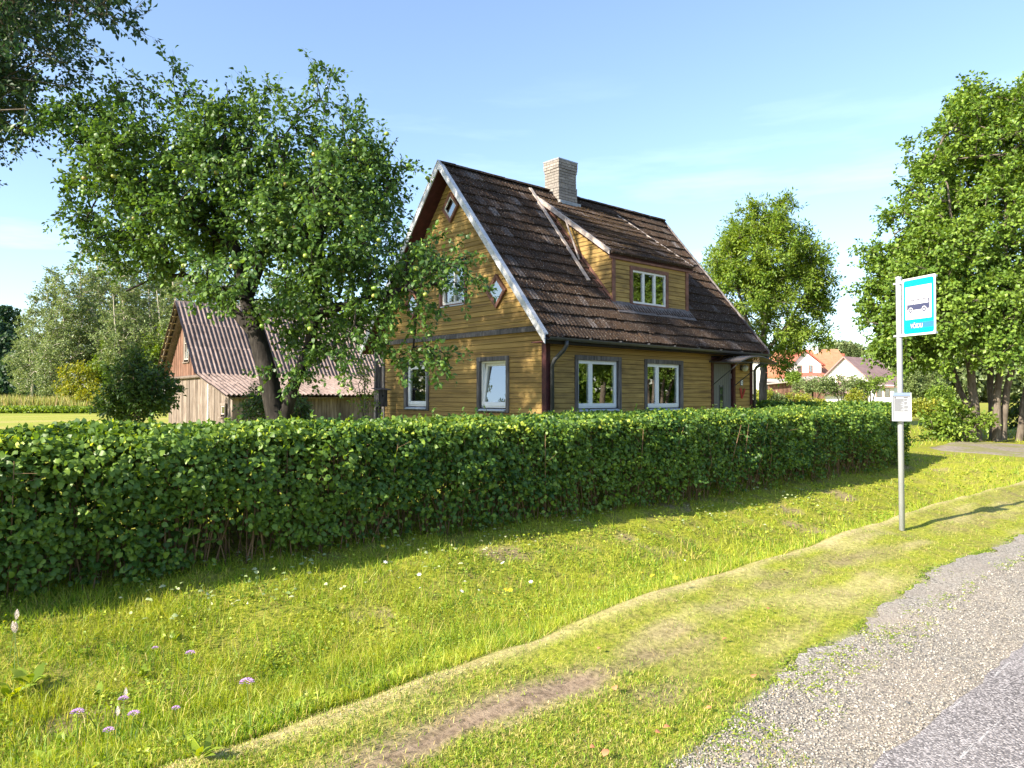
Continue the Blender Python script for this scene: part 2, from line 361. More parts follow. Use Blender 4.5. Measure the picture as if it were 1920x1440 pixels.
def sheet(name, u, v0, v1, nv, dz, mat):
    """strip of ground between the curves v0(u) and v1(u)"""
    a, b = v0(u), v1(u); s = np.linspace(0, 1, nv)
    U = np.repeat(u[:,None], nv, 1); V = a[:,None]+(b-a)[:,None]*s
    Z = np.interp(V, [-600,-6,-2,1.3,2.0,2.6], [-1.6,-1.6,-1.50,-1.55,-1.565,-1.50])+CZ+dz
    Z = np.maximum(Z, hz(U, V)+dz-.02) if dz < .01 else Z
    idx = np.arange(U.size).reshape(U.shape)
    F = np.stack([idx[:-1,:-1].ravel(), idx[1:,:-1].ravel(), idx[1:,1:].ravel(), idx[:-1,1:].ravel()], 1)
    o = mesh_np(name, np.stack([U.ravel(), V.ravel(), Z.ravel()], 1), F, mat, smooth=True); o.rotation_euler = (0,0,ANG)
    return tag(o, kind='structure')
def mat_gravel(name, asphalt=False):
    t = NT(name); c = t.n('TexCoord').outputs['Object']
    v1 = t.n('TexVoronoi', Vector=c, Scale=110. if asphalt else 78.); v2 = t.n('TexVoronoi', Vector=c, Scale=150.)
    g1 = t.n('SeparateColor', i0=v1.outputs['Color']).outputs[0]; g2 = t.n('SeparateColor', i0=v2.outputs['Color']).outputs[0]
    nl = t.noise(c, 1.6, 5, .6); nf = t.noise(c, 9, 4)
    if asphalt:
        s1 = t.ramp(g1, [(0, (.035,.033,.036)), (.5, (.16,.145,.14)), (.72, (.42,.385,.375)), (1, (.62,.575,.56))])
        s2 = t.ramp(g2, [(0, (.055,.048,.048)), (1, (.38,.345,.34))])
        col = t.mix(.45, s1, s2)
        dust = t.ramp(nl, [(.42, 0.), (.72, .45)]); col = t.mix(dust, col, (.36,.33,.32))
        # chalky scrape marks along the road
        m = t.n('Mapping', Vector=c, Rotation=(0,0,R(-13)), Scale=(.8, 14, 1)).outputs[0]
        sn = t.noise(m, 1.5, 3, .5); col = t.mix(t.ramp(sn, [(.655, 0.), (.68, .5), (.70, 0.)]), col, (.72,.70,.68))
    else:
        s1 = t.ramp(g1, [(0, (.07,.062,.052)), (.3, (.21,.185,.155)), (.7, (.38,.34,.285)), (1, (.56,.52,.45))])
        s2 = t.ramp(g2, [(0, (.09,.08,.07)), (1, (.50,.45,.38))])
        col = t.mix(t.ramp(nf, [(.35, .15), (.65, .75)]), s1, s2)
        dust = t.ramp(nl, [(.48, 0.), (.72, .75)]); col = t.mix(dust, col, (.36,.30,.24))
        dk = t.ramp(t.noise(c, .7, 4), [(.4, 0.), (.7, .3)]); col = t.mix(dk, col, (.14,.135,.13))
    ht = t.math('ADD', t.math('MULTIPLY', g1, .5), t.math('SUBTRACT', 1.0, v1.outputs['Distance']))
    return t.done(col, .85, .25, bump=ht, bs=.8, bd=.006)
ug = np.concatenate([np.arange(-12, 20, .06), np.linspace(20, 120, 40)])
aedge = lambda u: 1.28 + .06*(fbm(u, u*0, .8, 41)-.5)+.035*(vnoise(u, u*0, .11, 44)-.5)
sheet('gravel_shoulder', ug, lambda u: aedge(u)-.25, lambda u: grassedge(u)+.20*(fbm(u,u*0,.15,55)-.5), 16, .004, mat_gravel('gravel'))
ur = np.concatenate([np.linspace(-200,-12,20), np.arange(-11.9, 20, .06), np.linspace(20, 400, 60)])
sheet('road', ur, lambda u: 0*u-5.2, lambda u: aedge(u), 40, .013, mat_gravel('asphalt', True))
# gravel driveway that crosses the ditch on the right
def mat_drive():
    t = NT('drive_gravel'); c = t.coord(); n = t.noise(c, 14, 6, .7)
    return t.done(t.mix(t.ramp(t.noise(c, 1.1, 5), [(.45, 0.), (.6, .8)]), t.ramp(n, [(.3, (.14,.12,.10)), (.7, (.34,.29,.24))]), (.20,.20,.06)), .9, .2, bump=n, bs=.5, bd=.01)
uu = np.linspace(0, 1, 30); dv = []
L1 = [(19.6,1.9),(20.0,4.0),(20.3,5.6),(20.15,6.6),(20.9,7.1),(22.6,7.0)]; L2 = [(25.5,1.9),(25.2,4),(25.,5.6),(24.9,6.6),(24.9,7.3),(25.2,8.4)]
rows = []
for (a, b) in zip(L1, L2):
    rows.append([(a[0]+(b[0]-a[0])*s, a[1]+(b[1]-a[1])*s) for s in np.linspace(0, 1, 14)])
G = np.array(rows); G[:, 0] += (RNG.random((len(rows),2))-.5)*.2
idx = np.arange(G.shape[0]*14).reshape(-1, 14)
F = np.stack([idx[:-1,:-1].ravel(), idx[:-1,1:].ravel(), idx[1:,1:].ravel(), idx[1:,:-1].ravel()], 1)
gz = hz(G[...,0], G[...,1])+.012
gz[:, 0] -= .05; gz[0] -= .04; gz[-1] -= .05
o = mesh_np('driveway', np.stack([G[...,0].ravel(), G[...,1].ravel(), gz.ravel()], 1), F, mat_drive()); o.rotation_euler = (0,0,ANG); tag(o, kind='structure')

# ---- loose stones on the shoulder
def stones(name, U, V, S, mat, dz=.0):
    n = len(U); base = np.array([(0,0,1),(1,0,0),(.3,.95,0),(-.8,.6,0),(-.8,-.6,0),(.3,-.95,0),(0,0,-1)], float)
    f = [(0,1+i,1+(i+1)%5) for i in range(5)]+[(6,1+(i+1)%5,1+i) for i in range(5)]
    sc = S[:,None,None]*RNG.uniform(.6,1.2,(n,1,3))*np.array([1,1,.65]); a = RNG.uniform(0,6.28,n); c, s = np.cos(a), np.sin(a)
    P = base[None]*RNG.uniform(.8,1.2,(n,7,3))*sc; X = P[...,0]*c[:,None]-P[...,1]*s[:,None]; Y = P[...,0]*s[:,None]+P[...,1]*c[:,None]
    wx, wy = uv2xy(U, V); z = hz(U, V)+dz
    Vv = np.stack([X+wx[:,None], Y+wy[:,None], P[...,2]+z[:,None]+S[:,None]*.15], -1).reshape(-1,3)
    Ff = (np.arange(n)[:,None,None]*7+np.array(f)[None]).reshape(-1,3)
    return mesh_np(name, Vv, Ff, mat)
def mat_stone():
    t = NT('loose_stone'); r = t.n('NewGeometry').outputs['Random Per Island']
    return t.done(t.ramp(r, [(0, (.10,.10,.10)), (.4, (.22,.195,.165)), (.75, (.36,.325,.275)), (1, (.52,.49,.43))]), .8, .3)
n = 52000; U = 1.0+RNG.random(n)**1.4*15; V = 1.28+(RNG.random(n)**1.15)*(grassedge(U)+.02-1.28)
s_ = tag(stones('gravel', U, V, RNG.uniform(.0025,.0072,n)*(1+(RNG.random(n)>.98)*1.0), mat_stone(), .006), 'loose grey and white gravel chips on the verge between grass and asphalt', 'gravel', kind='stuff')

# ================================================================== GRASS
def ground_sample(n, smin, smax, tmax, rng):
    """points spread so that near ground gets more blades than far ground"""
    s = rng.uniform(smin, smax, n); d = 1.5/s; t = rng.uniform(-tmax, tmax, n)
    return xy2uv(t*d, d) + (d,)
def blades(name, U, V, D, H, Wd, mat, lean=.45, seg2=4.5, label=None, cat='grass'):
    x, y = uv2xy(U, V); z = hz(U, V)-.005; n = len(U)
    a = RNG.uniform(0, 2*np.pi, n); fa = RNG.uniform(0, 2*np.pi, n)
    S = np.stack([np.cos(a), np.sin(a), a*0], 1); Ld = np.stack([np.cos(fa), np.sin(fa), fa*0], 1)
    P = np.stack([x, y, z], 1); up = np.array([0,0,1.])
    ln = (RNG.random(n)**.8*lean*1.6)[:,None]; H = H[:,None]; w = Wd[:,None]
    M = P+up*H*.6+Ld*H*ln*.35; T = P+up*H*(1-ln*.35)+Ld*H*ln
    nr = D < seg2; fr = ~nr
    Vn = np.stack([P-S*w*.5, P+S*w*.5, M-S*w*.4, M+S*w*.4, T], 1)[nr].reshape(-1,3)
    b = np.arange(nr.sum())[:,None]*5; Fn = np.concatenate([b+[0,1,3], b+[0,3,2], b+[2,3,4]])
    Vf = np.stack([P-S*w*.5, P+S*w*.5, T], 1)[fr].reshape(-1,3); Ff = np.arange(fr.sum()*3).reshape(-1,3)+len(Vn)
    o = mesh_np(name, np.concatenate([Vn, Vf]), np.concatenate([Fn, Ff]), mat)
    return tag(o, label, cat, kind='stuff')
def mat_grass(name, stops, trans=.4, patch=None):
    t = NT(name); r = t.n('NewGeometry').outputs['Random Per Island']
    col = t.ramp(r, stops)
    if patch:
        n = t.noise(t.coord(), 1.6, 3); col = t.mix(t.ramp(n, [(.42, 0.), (.65, .6)]), col, patch)
    p = t.n('BsdfPrincipled', Base_Color=col, Roughness=.5); p.inputs['Specular IOR Level'].default_value = .35
    hs = t.n('HueSaturation', Hue=.49, Saturation=1.1, Value=1.35, Color=col)
    tr = t.n('BsdfTranslucent', Color=hs.outputs[0]); m = t.n('MixShader', i0=trans)
    t.t.links.new(p.outputs[0], m.inputs[1]); t.t.links.new(tr.outputs[0], m.inputs[2]); t.t.links.new(m.outputs[0], t.out.inputs[0]); return t.m
MG_mown = mat_grass('mown_grass', [(0, (.05,.11,.010)), (.35, (.22,.36,.03)), (.62, (.40,.48,.055)), (.84, (.62,.55,.19)), (1, (.44,.30,.14))])
MG_lush = mat_grass('lush_grass', [(0, (.03,.09,.010)), (.45, (.20,.35,.022)), (.78, (.42,.48,.045)), (.93, (.58,.50,.13)), (1, (.48,.34,.17))], patch=(.40,.42,.04))
MG_clov = mat_leaf('clover_leaf', (.08,.16,.02), (.20,.31,.035), (.40,.46,.06), trans=.35)
# mown verge
U, V, D = ground_sample(330000, .05, .62, 1.0, RNG)
k = ((V > grassedge(U)-.02+.25*(RNG.random(len(U))**6)*-1)|((V > grassedge(U)-.42)&(fbm(U*1.2,V*1.2,.28,52) > .60+.25*(grassedge(U)-V))))&(V < crest(U)+.28)&(U < 24)&(U > -3)
k &= ~((U > 19.6)&(V < 7.2)&(U < 25.4))
sm = soilmask(U, V); st = strawmask(U, V); k &= RNG.random(len(U)) > sm*.96
edge = np.clip((V-grassedge(U))/.14, 0, 1); k &= RNG.random(len(U)) < .35+.65*edge
U, V, D, st = U[k], V[k], D[k], st[k]; n = len(U)
ks = RNG.random(n) < st*.6
Hh = RNG.uniform(.012, .042, n)*(1-.5*st)*np.maximum(1, D/12); Ww = .0034*np.maximum(1, D/4.5)*RNG.uniform(.7,1.4,n)
blades('verge_grass', U[~ks], V[~ks], D[~ks], Hh[~ks], Ww[~ks], MG_mown, .8, 4.0, 'short mown yellowish grass on the verge beside the gravel')
MG_straw = mat_grass('dry_clippings', [(0, (.26,.21,.08)), (.5, (.55,.47,.20)), (1, (.68,.60,.32))], .25)
blades('dry_grass', U[ks], V[ks], D[ks], Hh[ks]*.8, Ww[ks], MG_straw, 1.3, 4.0, 'dry straw coloured mown stubble along the crest of the verge', 'dry grass')
# ditch and bank
U, V, D = ground_sample(520000, .05, .60, 1.0, RNG)
k = (V >= crest(U)+.1)&(V < 6.75)&(U < 19.6)&(U > -3.5); k |= (V >= crest(U)+.1)&(U >= 19.6)&(U < 40)&(V < 22)&(V>7.3)
k |= (U > 25.4)&(V > 2)&(V<8)&(U<40)
k &= RNG.random(len(U)) > soilmask(U, V)*.85
pat = fbm(U, V, .5, 61); k &= RNG.random(len(U)) < .55+.9*np.clip(pat-.3,0,1)
U, V, D, pat = U[k], V[k], D[k], pat[k]; n = len(U)
low = np.exp(-((V-4.4)/.9)**2)
Hh = (.03+.06*RNG.random(n)+.10*RNG.random(n)**4*(low+.4))*(.45+1.1*pat)*np.maximum(1, D/14)
blades('ditch_grass', U, V, D, Hh, .0038*np.maximum(1, D/4)*RNG.uniform(.7,1.5,n), MG_lush, .6, 4.2, 'bright green uncut grass in the ditch and on the bank below the hedge')
# clover and other small leaves
U, V, D = ground_sample(190000, .06, .58, 1.0, RNG)
cp = fbm(U, V, .45, 71)
k = (V > crest(U)+.25)&(V < 6.7)&(U < 18)&(U > -3.5)&(RNG.random(len(U)) < np.clip((cp-.38)*3.2, .06, 1))
U, V, D = U[k], V[k], D[k]; n = len(U); x, y = uv2xy(U, V)
P = np.stack([x, y, hz(U, V)+RNG.uniform(.01,.06,n)], 1); a = RNG.uniform(0,6.28,n)
Dd = np.stack([np.cos(a), np.sin(a), RNG.uniform(-.1,.7,n)], 1); Nn = norm(np.array([0,0,1.])+RNG.normal(size=(n,3))*.4)
Ls = RNG.uniform(.012,.030,n)*np.maximum(1, D/6)
Vl, Fl = leaves_geo(P, Dd, Nn, Ls, Ls*.75, 'quad')
tag(mesh_np('clover', Vl, Fl, MG_clov), 'low clover and broad weed leaves scattered through the bank grass', 'ground cover', kind='stuff')
# weeds that lean onto the gravel edge
n = 3200; U = RNG.uniform(1.2, 14, n); V = grassedge(U)+.06-RNG.random(n)**2.2*.42; kk = fbm(U,V,.3,77) > .46; U, V = U[kk], V[kk]; n = len(U)
x, y = uv2xy(U, V); P = np.stack([x, y, hz(U,V)+.004+0*x], 1); P = np.repeat(P, 6, 0)+RNG.normal(size=(n*6,3))*[.02,.02,.003]; a = RNG.uniform(0,6.28,n*6)
Vl, Fl = leaves_geo(P, np.stack([np.cos(a), np.sin(a), 0*a+.25], 1), norm(np.array([0,0,1.])+RNG.normal(size=(n*6,3))*.3), RNG.uniform(.012,.028,n*6), RNG.uniform(.006,.012,n*6))
tag(mesh_np('edge_weeds', Vl, Fl, MG_clov), 'small creeping weeds along the ragged grass edge on the gravel', 'weeds', kind='stuff')

# ================================================================== HEDGE
M_bark_h = mat_plain('hedge_stem', (.19,.12,.07), .85, .2, var=.4, sc=9)
ML_hedge = mat_leaf('hedge_leaf', (.026,.070,.020), (.062,.145,.030), (.20,.30,.045), trans=.36)
ML_hedge_lit = mat_leaf('sunlit_hedge_leaf', (.10,.20,.02), (.24,.34,.035), (.45,.50,.08), trans=.4)  # hedge leaf lightened so its colour carries the sunlight on the top
def hedge(name, label, u0, u1, vf, vb, ztop, n, mat, seed, along='u', nst=1400, lsz=(.045,.075), base=None, sprig=110, shp='oval', young=800):  # young: count of top leaves with sunlight painted into their colour
    """clipped hedge between vf and vb; leaves lie on its faces and thin out inward, woody stems show below"""
    rng = np.random.default_rng(seed); root_uv = ((u0+u1)/2, (vf+vb)/2)
    to = (lambda u, v: (u, v)) if along == 'u' else (lambda u, v: (v, u))
    def gz(u, v): return hz(*to(u, v))
    org = np.array([*uv2xy(*to(*root_uv)), float(gz(*root_uv))]); root = thing(name, label, 'hedge', tuple(org))
    face = rng.random(n); Wt = vb-vf; ht = 1.15
    # denser where the camera is near
    near = rng.random(n)
    u = u0+(u1-u0)*near**1.35
    f = rng.random(n); pf = ht*1.15/(ht*1.9+Wt*1.3); 
    frontal = f < pf; top = (f >= pf)&(f < pf+Wt*1.4/(ht*1.9+Wt*1.3)); back = ~(frontal|top)
    inn = rng.exponential(.075, n); h01 = rng.random(n)**.85
    bul = (fbm(u*1.0, h01*2, .9, seed)-.5)*.34+(vnoise(u, h01*2, .2, seed+3)-.5)*.16
    v = np.where(frontal, vf+.13*np.clip(1-h01*2.2,0,1)+.22*np.clip(h01-.72,0,1)**1.5*3-bul+inn, 0)
    v = np.where(back, vb-.1+bul-inn, v)
    vt = vf+.16+(Wt-.3)*rng.random(n); v = np.where(top, vt, v)
    bt = (fbm(u, vt, .7, seed+5)-.5)*.15+(vnoise(u, vt, .2, seed+6)-.5)*.09
    zt = ztop + .0*u
    ed = np.clip((np.abs(vt-(vf+vb)/2)/(Wt/2)), 0, 1)**3*.10
    g = gz(u, np.full(n, vf+.15)); z = np.where(top, zt+bt-ed-rng.exponential(.04,n), g+.05+(zt-.06-g)*h01)
    # rounded cap at the end
    ee = rng.random(n) < .035; u = np.where(ee, u1-rng.exponential(.06,n)+bul*.5, u); v = np.where(ee, vf+Wt*rng.random(n), v); z = np.where(ee, g+.05+(zt-.05-g)*rng.random(n), z)
    x, y = uv2xy(*to(u, v)); P = np.stack([x, y, z], 1)
    on = np.zeros((n,3)); fr = np.array(uv2xy(*to(0,-1))+(0,)); en = np.array(uv2xy(*to(1,0))+(0,))
    on[frontal] = fr; on[back] = -fr; on[top] = (0,0,1); on[ee] = en
    # gaps low down and in patches
    gap = (fbm(u, z*1.3, .5, seed+9) > .56)&frontal&(rng.random(n) < .9-.55*h01); low = frontal&(h01 < .22)&(rng.random(n) < .7)&(fbm(u,z,.35,seed+10) > .42)
    keep = ~(gap|low)
    D = norm(on*.45+rng.normal(size=(n,3))*.6+np.array([0,0,-.15])*(~top[:,None])); Nn = norm(on*.9+np.array([0,0,.55])+rng.normal(size=(n,3))*.45)
    Ls = rng.uniform(*lsz, n)*(.8+.4*rng.random(n))
    P, D, Nn, Ls = P[keep], D[keep], Nn[keep], Ls[keep]
    # thinner foliage inside
    m = n//4; iu = u0+(u1-u0)*rng.random(m)**1.2; iv = vf+.3+(Wt-.5)*rng.random(m); gi = gz(iu, iv); iz = gi+.18+(ztop-.15-gi)*rng.random(m)**.8; x, y = uv2xy(*to(iu, iv))
    P = np.concatenate([P, np.stack([x, y, iz], 1)]); D = np.concatenate([D, norm(rng.normal(size=(m,3)))]); Nn = np.concatenate([Nn, norm(rng.normal(size=(m,3))*.6+fr)]); Ls = np.concatenate([Ls, rng.uniform(*lsz, m)*1.15])
    # shoots standing above the clipped top
    m = sprig*9; su = np.repeat(u0+(u1-u0)*rng.random(sprig)**1.2, 9); sv = np.repeat(vf+.1+(Wt-.2)*rng.random(sprig), 9); sh = np.repeat(rng.uniform(.05,.16,sprig), 9)*np.tile(np.linspace(.1,1,9), sprig)
    x, y = uv2xy(*to(su, sv)); Ps = np.stack([x, y, ztop+sh-.02], 1)
    P = np.concatenate([P, Ps]); D = np.concatenate([D, norm(rng.normal(size=(m,3))+[0,0,.6])]); Nn = np.concatenate([Nn, norm(rng.normal(size=(m,3))*.5+[0,0,1])]); Ls = np.concatenate([Ls, rng.uniform(*lsz, m)*.8])
    Vl, Fl = leaves_geo(P, D, Nn, Ls, Ls*.72, shp)
    fo = mesh_np('foliage', Vl-org, Fl, mat, root); fo['kind'] = 'stuff'
    # paler top leaves turned to the sun, sunlight painted into their colour
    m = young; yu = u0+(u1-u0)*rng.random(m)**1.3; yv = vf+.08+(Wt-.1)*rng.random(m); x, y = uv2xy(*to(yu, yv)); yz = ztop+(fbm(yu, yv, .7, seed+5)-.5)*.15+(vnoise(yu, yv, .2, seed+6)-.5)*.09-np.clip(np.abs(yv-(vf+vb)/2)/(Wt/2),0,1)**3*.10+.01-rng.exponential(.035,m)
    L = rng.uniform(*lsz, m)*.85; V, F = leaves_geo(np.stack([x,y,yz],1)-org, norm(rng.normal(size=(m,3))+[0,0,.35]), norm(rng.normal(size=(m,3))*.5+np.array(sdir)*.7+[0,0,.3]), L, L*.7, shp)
    mesh_np('sunlit_top_leaves', V, F, ML_hedge_lit, root)['kind'] = 'stuff'
    # stems and twigs
    su = u0+(u1-u0)*rng.random(nst)**1.3; sv = vf+.22+(Wt-.4)*rng.random(nst)**1.6; zz = gz(su, sv)
    x, y = uv2xy(*to(su, sv)); A = np.stack([x, y, zz-.03], 1); ln = rng.normal(size=(nst,3))*[.09,.09,0]; lens = (ztop-.1-zz)
    B = A+ln+np.stack([0*x,0*x,lens*.5],1); C = B+ln*rng.uniform(-.8,.6,(nst,1))+np.stack([0*x,0*x,lens*.48],1)
    r = rng.uniform(.004,.010,nst)
    q = rng.integers(0, nst, nst*4); f = rng.uniform(.2,1,nst*4)[:,None]; S0 = B[q]+(C-B)[q]*f; S0 = np.where(rng.random((nst*4,1))<.45, A[q]+(B-A)[q]*f, S0)
    fv = np.array(uv2xy(*to(0,-1))+(0,)); S1 = S0+norm(rng.normal(size=(nst*4,3))*.7+fv*.6+[0,0,.4])*rng.uniform(.06,.22,(nst*4,1)); rt = np.full(nst*4,.0022)
    Vt, Ft = tubes_geo(np.concatenate([A,B,S0]), np.concatenate([B,C,S1]), np.concatenate([r,r*.8,rt]), np.concatenate([r*.8,r*.4,rt*.6]), 4)
    stm = mesh_np('stems', Vt-org, Ft, M_bark_h, root); stm['kind'] = 'stuff'
    return root
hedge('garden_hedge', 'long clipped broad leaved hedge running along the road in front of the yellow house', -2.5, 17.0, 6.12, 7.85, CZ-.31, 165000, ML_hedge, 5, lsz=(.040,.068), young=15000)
hedge('garden_hedge', 'darker clipped hedge across the far end of the yard, behind the long hedge', 8.3, 15.0, 21.0, 22.1, CZ-.27, 16000, ML_hedge, 6, along='v', nst=150, lsz=(.07,.11), sprig=10, shp='quad')

# ================================================================== YELLOW HOUSE
M_sid = mat_wood('ochre_siding', (.11,.07,.035), (.335,.222,.075), (.41,.28,.10), axis=(.35,6,9), sc=3.2, rnd=.22, bs=.35)
M_grayw = mat_wood('weathered_grey_wood', (.05,.045,.045), (.13,.12,.12), (.26,.24,.23), axis=(5,5,.6), sc=3.5, rnd=.2)
M_redw = mat_plain('faded_red_paint', (.17,.080,.058), .7, .3, var=.4, sc=7)
M_dkred = mat_plain('maroon_paint', (.055,.015,.016), .6, .3, var=.35, sc=8)
M_white = mat_plain('white_plastic', (.74,.76,.78), .35, .5, var=.03)
M_whitew = mat_plain('white_painted_wood', (.66,.66,.64), .6, .3, var=.12, sc=12)
M_dark = mat_plain('dark_interior', (.03,.028,.025), .9, .1)
M_metal = mat_plain('dark_grey_gutter', (.045,.048,.055), .4, .5, var=.3)
M_zinc = mat_plain('grey_flashing', (.30,.30,.31), .5, .5, metal=.4, var=.35, sc=9)
M_curt = mat_plain('white_curtain', (.70,.69,.66), .9, .1, var=.06, sc=5)
def mat_board():
    t = NT('bargeboard_paint'); c = t.coord(); n = t.noise(c, 30, 3, .6); n2 = t.noise(c, 3, 4)
    col = t.mix(t.ramp(n, [(.60, 0.), (.66, 1.)]), (.50,.51,.54), (.10,.10,.11)); col = t.mix(t.ramp(n2, [(.5, 0.), (.8, .35)]), col, (.33,.33,.34))
    return t.done(col, .6, .3, bump=n, bs=.1)
M_barge = mat_board()
def mat_glass():
    t = NT('window_glass'); g = t.n('BsdfGlossy', Color=(1,1,1,1), Roughness=.01); tr = t.n('BsdfTransparent', Color=(.80,.88,.86,1))
    fr = t.n('Fresnel', IOR=1.75); f = t.math('ADD', t.math('MULTIPLY', fr.outputs[0], 1.1), .20); f.node.use_clamp = True
    m = t.n('MixShader', i0=f); t.t.links.new(tr.outputs[0], m.inputs[1]); t.t.links.new(g.outputs[0], m.inputs[2])
    t.t.links.new(m.outputs[0], t.out.inputs[0]); return t.m
M_glass = mat_glass()
def mat_tile():
    t = NT('mossy_roof_tile'); rv = t.n('ObjectInfo').outputs['Random']; isl = t.n('NewGeometry').outputs['Random Per Island']
    c = t.n('TexCoord').outputs['Object']; p = t.n('NewGeometry').outputs['Position']
    n = t.noise(p, 24, 5, .7); n2 = t.noise(p, .8, 4); n3 = t.noise(p, 5, 4)
    r = t.math('FRACT', t.math('ADD', rv, isl))
    col = t.ramp(r, [(0, (.022,.015,.013)), (.5, (.040,.027,.022)), (.86, (.060,.041,.033)), (.95, (.11,.095,.095)), (1, (.19,.18,.185))])
    col = t.mix(t.ramp(n, [(.42, 0.), (.6, .9)]), col, (.080,.048,.026)); col = t.mix(t.ramp(t.noise(p, 60, 4, .7), [(.40, .9), (.55, 0.)]), col, (.018,.014,.012))
    col = t.mix(t.ramp(n2, [(.45, 0.), (.65, .55)]), col, (.035,.028,.024))
    col = t.mix(t.ramp(t.noise(p, 46, 3), [(.63, 0.), (.68, .8)]), col, (.38,.36,.34))
    return t.done(col, .95, .08, bump=n, bs=.9, bd=.012)
M_tile = mat_tile()

HX, HY = .719, 15.40; HZ = CZ-1.30
house = thing('yellow_house', 'yellow wooden house with steep mossy tiled roof, dormer and brick chimney behind the hedge', 'house', (HX,HY,HZ), ANG)
LEN, DEP, RID, SL = 8.15, 6.4, 6.90, 1.201
rz = lambda y: RID-SL*abs(3.2-y)
front = lambda a, d, z: (a, -d, z)
gable = lambda a, d, z: (-d, a, z)
# openings: (a0, a1, z0, z1) inside the casing
FW = [(.95,2.31,1.00,2.07), (3.38,4.74,.98,2.06)]; DOOR = (6.22,7.19,.17,2.14)
GW = [(1.25,2.18,1.00,2.07), (4.32,5.25,1.00,2.07), (2.72,3.68,3.52,4.45)]
def wall_cells(zs, lr, ops):
    out = []
    for z0, z1 in zip(zs[:-1], zs[1:]):
        cuts = sorted([(o[0], o[1]) for o in ops if o[2] < z1-1e-4 and o[3] > z0+1e-4]); a = 'L'
        for c in cuts+[None]:
            l0, r0 = lr(z0); l1, r1 = lr(z1); A0, A1 = (l0, l1) if a == 'L' else (a, a); B0, B1 = (r0, r1) if c is None else (c[0], c[0])
            out.append((A0, B0, A1, B1, z0, z1)); a = c[1] if c else None
    return out
def wall(name, mp, zs, lr, ops, mat, th=.15):
    m = MB()
    for a0, b0, a1, b1, z0, z1 in wall_cells(zs, lr, ops):
        pts = [(a0,z0),(b0,z0),(b1,z1),(a1,z1)]
        m.prism([mp(p[0],0,p[1]) for p in pts], [mp(p[0],-th,p[1]) for p in pts])
    return m.build(name, mat, house)
fl = lambda z: (0., LEN)
ops_f = FW+[DOOR]
fwall = wall('front_wall', front, sorted({0,3.0,*[o[2] for o in ops_f],*[o[3] for o in ops_f]}), fl, ops_f, M_dark)
gl = lambda z: (0.151, DEP-.151) if z <= 3.0 else (max(.151, 3.2-(RID-z-.12)/SL), min(DEP-.151, 3.2+(RID-z-.12)/SL))
gwall = wall('gable_wall', gable, sorted({0,3.0,6.7,*[o[2] for o in GW],*[o[3] for o in GW]}), gl, GW, M_dark)
# far walls
MB().box((.15,DEP-.15,0),(LEN-.15,DEP,3.0)).build('rear_wall', M_dark, house)
m = MB(); m.prism([(LEN-.15,.15,0),(LEN-.15,DEP-.15,0),(LEN-.15,DEP-.15,2.9),(LEN-.15,3.2,6.65),(LEN-.15,.15,2.9)], [(LEN,.15,0),(LEN,DEP-.15,0),(LEN,DEP-.15,2.9),(LEN,3.2,6.65),(LEN,.15,2.9)]); m.build('far_gable_wall', M_sid, house)
MB().box((.16,.16,2.70),(LEN-.16,DEP-.16,2.78)).build('upper_floor', M_dark, house)
MB().box((.3,1.6,.2),(LEN-.3,1.7,2.68)).box((1.5,.3,.2),(1.6,DEP-.3,2.68)).box((1.5,1.7,2.8),(1.6,DEP-1.7,4.4)).build('inner_wall', mat_plain('room_wall', (.30,.27,.22), .9, .1), house)
MB().box((-.04,-.04,-.1),(LEN+.04,-.0,.22)).box((-.04,0,-.1),(0,DEP,.22)).build('plinth', mat_plain('plinth_render', (.30,.29,.27), .9, .2, sc=4, var=.3), house)
# clapboards: one shared profile, length by scale
PITCH = .112
def board_mesh():
    m = MB(); pr = [(0,.002),(.006,.0),(.020,.004),(.021,.012),(.012,PITCH-.006),(.0,PITCH-.004)]
    m.prism([(0,-d,z) for d,z in pr], [(1,-d,z) for d,z in pr]); return unlink_mesh(m.build('siding_board', M_sid))
BME = board_mesh()
def siding(parent, mp, za, zb, lr, ops, rng, off=.0, rot=0., joints=2.6, z_skip=None):
    z = za; n = 0
    while z < zb:
        l0, r0 = lr(z+PITCH*.15); cuts = sorted([(o[0], o[1]) for o in ops if o[2] < z+PITCH*.7 and o[3] > z+PITCH*.3])
        a = l0
        for c in cuts+[(r0, None)]:
            b = min(c[0], r0)
            while b-a > .05:
                e = b if b-a < joints*1.3 or rng.random() < .35 else a+rng.uniform(.35,.65)*(b-a)
                p = mp(a+.0015, off+rng.uniform(0,.003), z)
                if rot: ob = inst('siding_board', BME, parent, mp(e-.0015, off+rng.uniform(0,.003), z), (0,0,rot), (e-a-.003,1,1))
                else: ob = inst('siding_board', BME, parent, p, (0,rng.uniform(-.0006,.0006),0), (e-a-.003,1,1))
                n += 1; a = e
            a = c[1] if c[1] is not None else a
        z += PITCH
    return n
rg = random.Random(3)
ex = lambda o, e=.085: (o[0]-e, o[1]+e, o[2]-.09, o[3]+e)
siding(fwall, front, .22, 2.86, lambda z: (.0, LEN-.02), [ex(o) for o in FW]+[(6.13,7.28,0,2.30)], rg)
# gable: outward -x, board local +x runs towards -y (rot -90deg)
siding(gwall, gable, .22, 2.64, lambda z: (.02, DEP-.02), [ex(GW[0]), ex(GW[1])], rg, rot=R(-90))
glr = lambda z: (max(.0, 3.2-(RID-z-.10)/SL), min(DEP, 3.2+(RID-z-.10)/SL))
siding(gwall, gable, 2.78, 6.62, glr, [ex(GW[2])], rg, off=.035, rot=R(-90))
MB().box((.0,.02,2.655),(DEP,.075,2.745),gable).box((.0,.02,2.745),(DEP,.045,2.785),gable).build('belt_board', M_grayw, house)
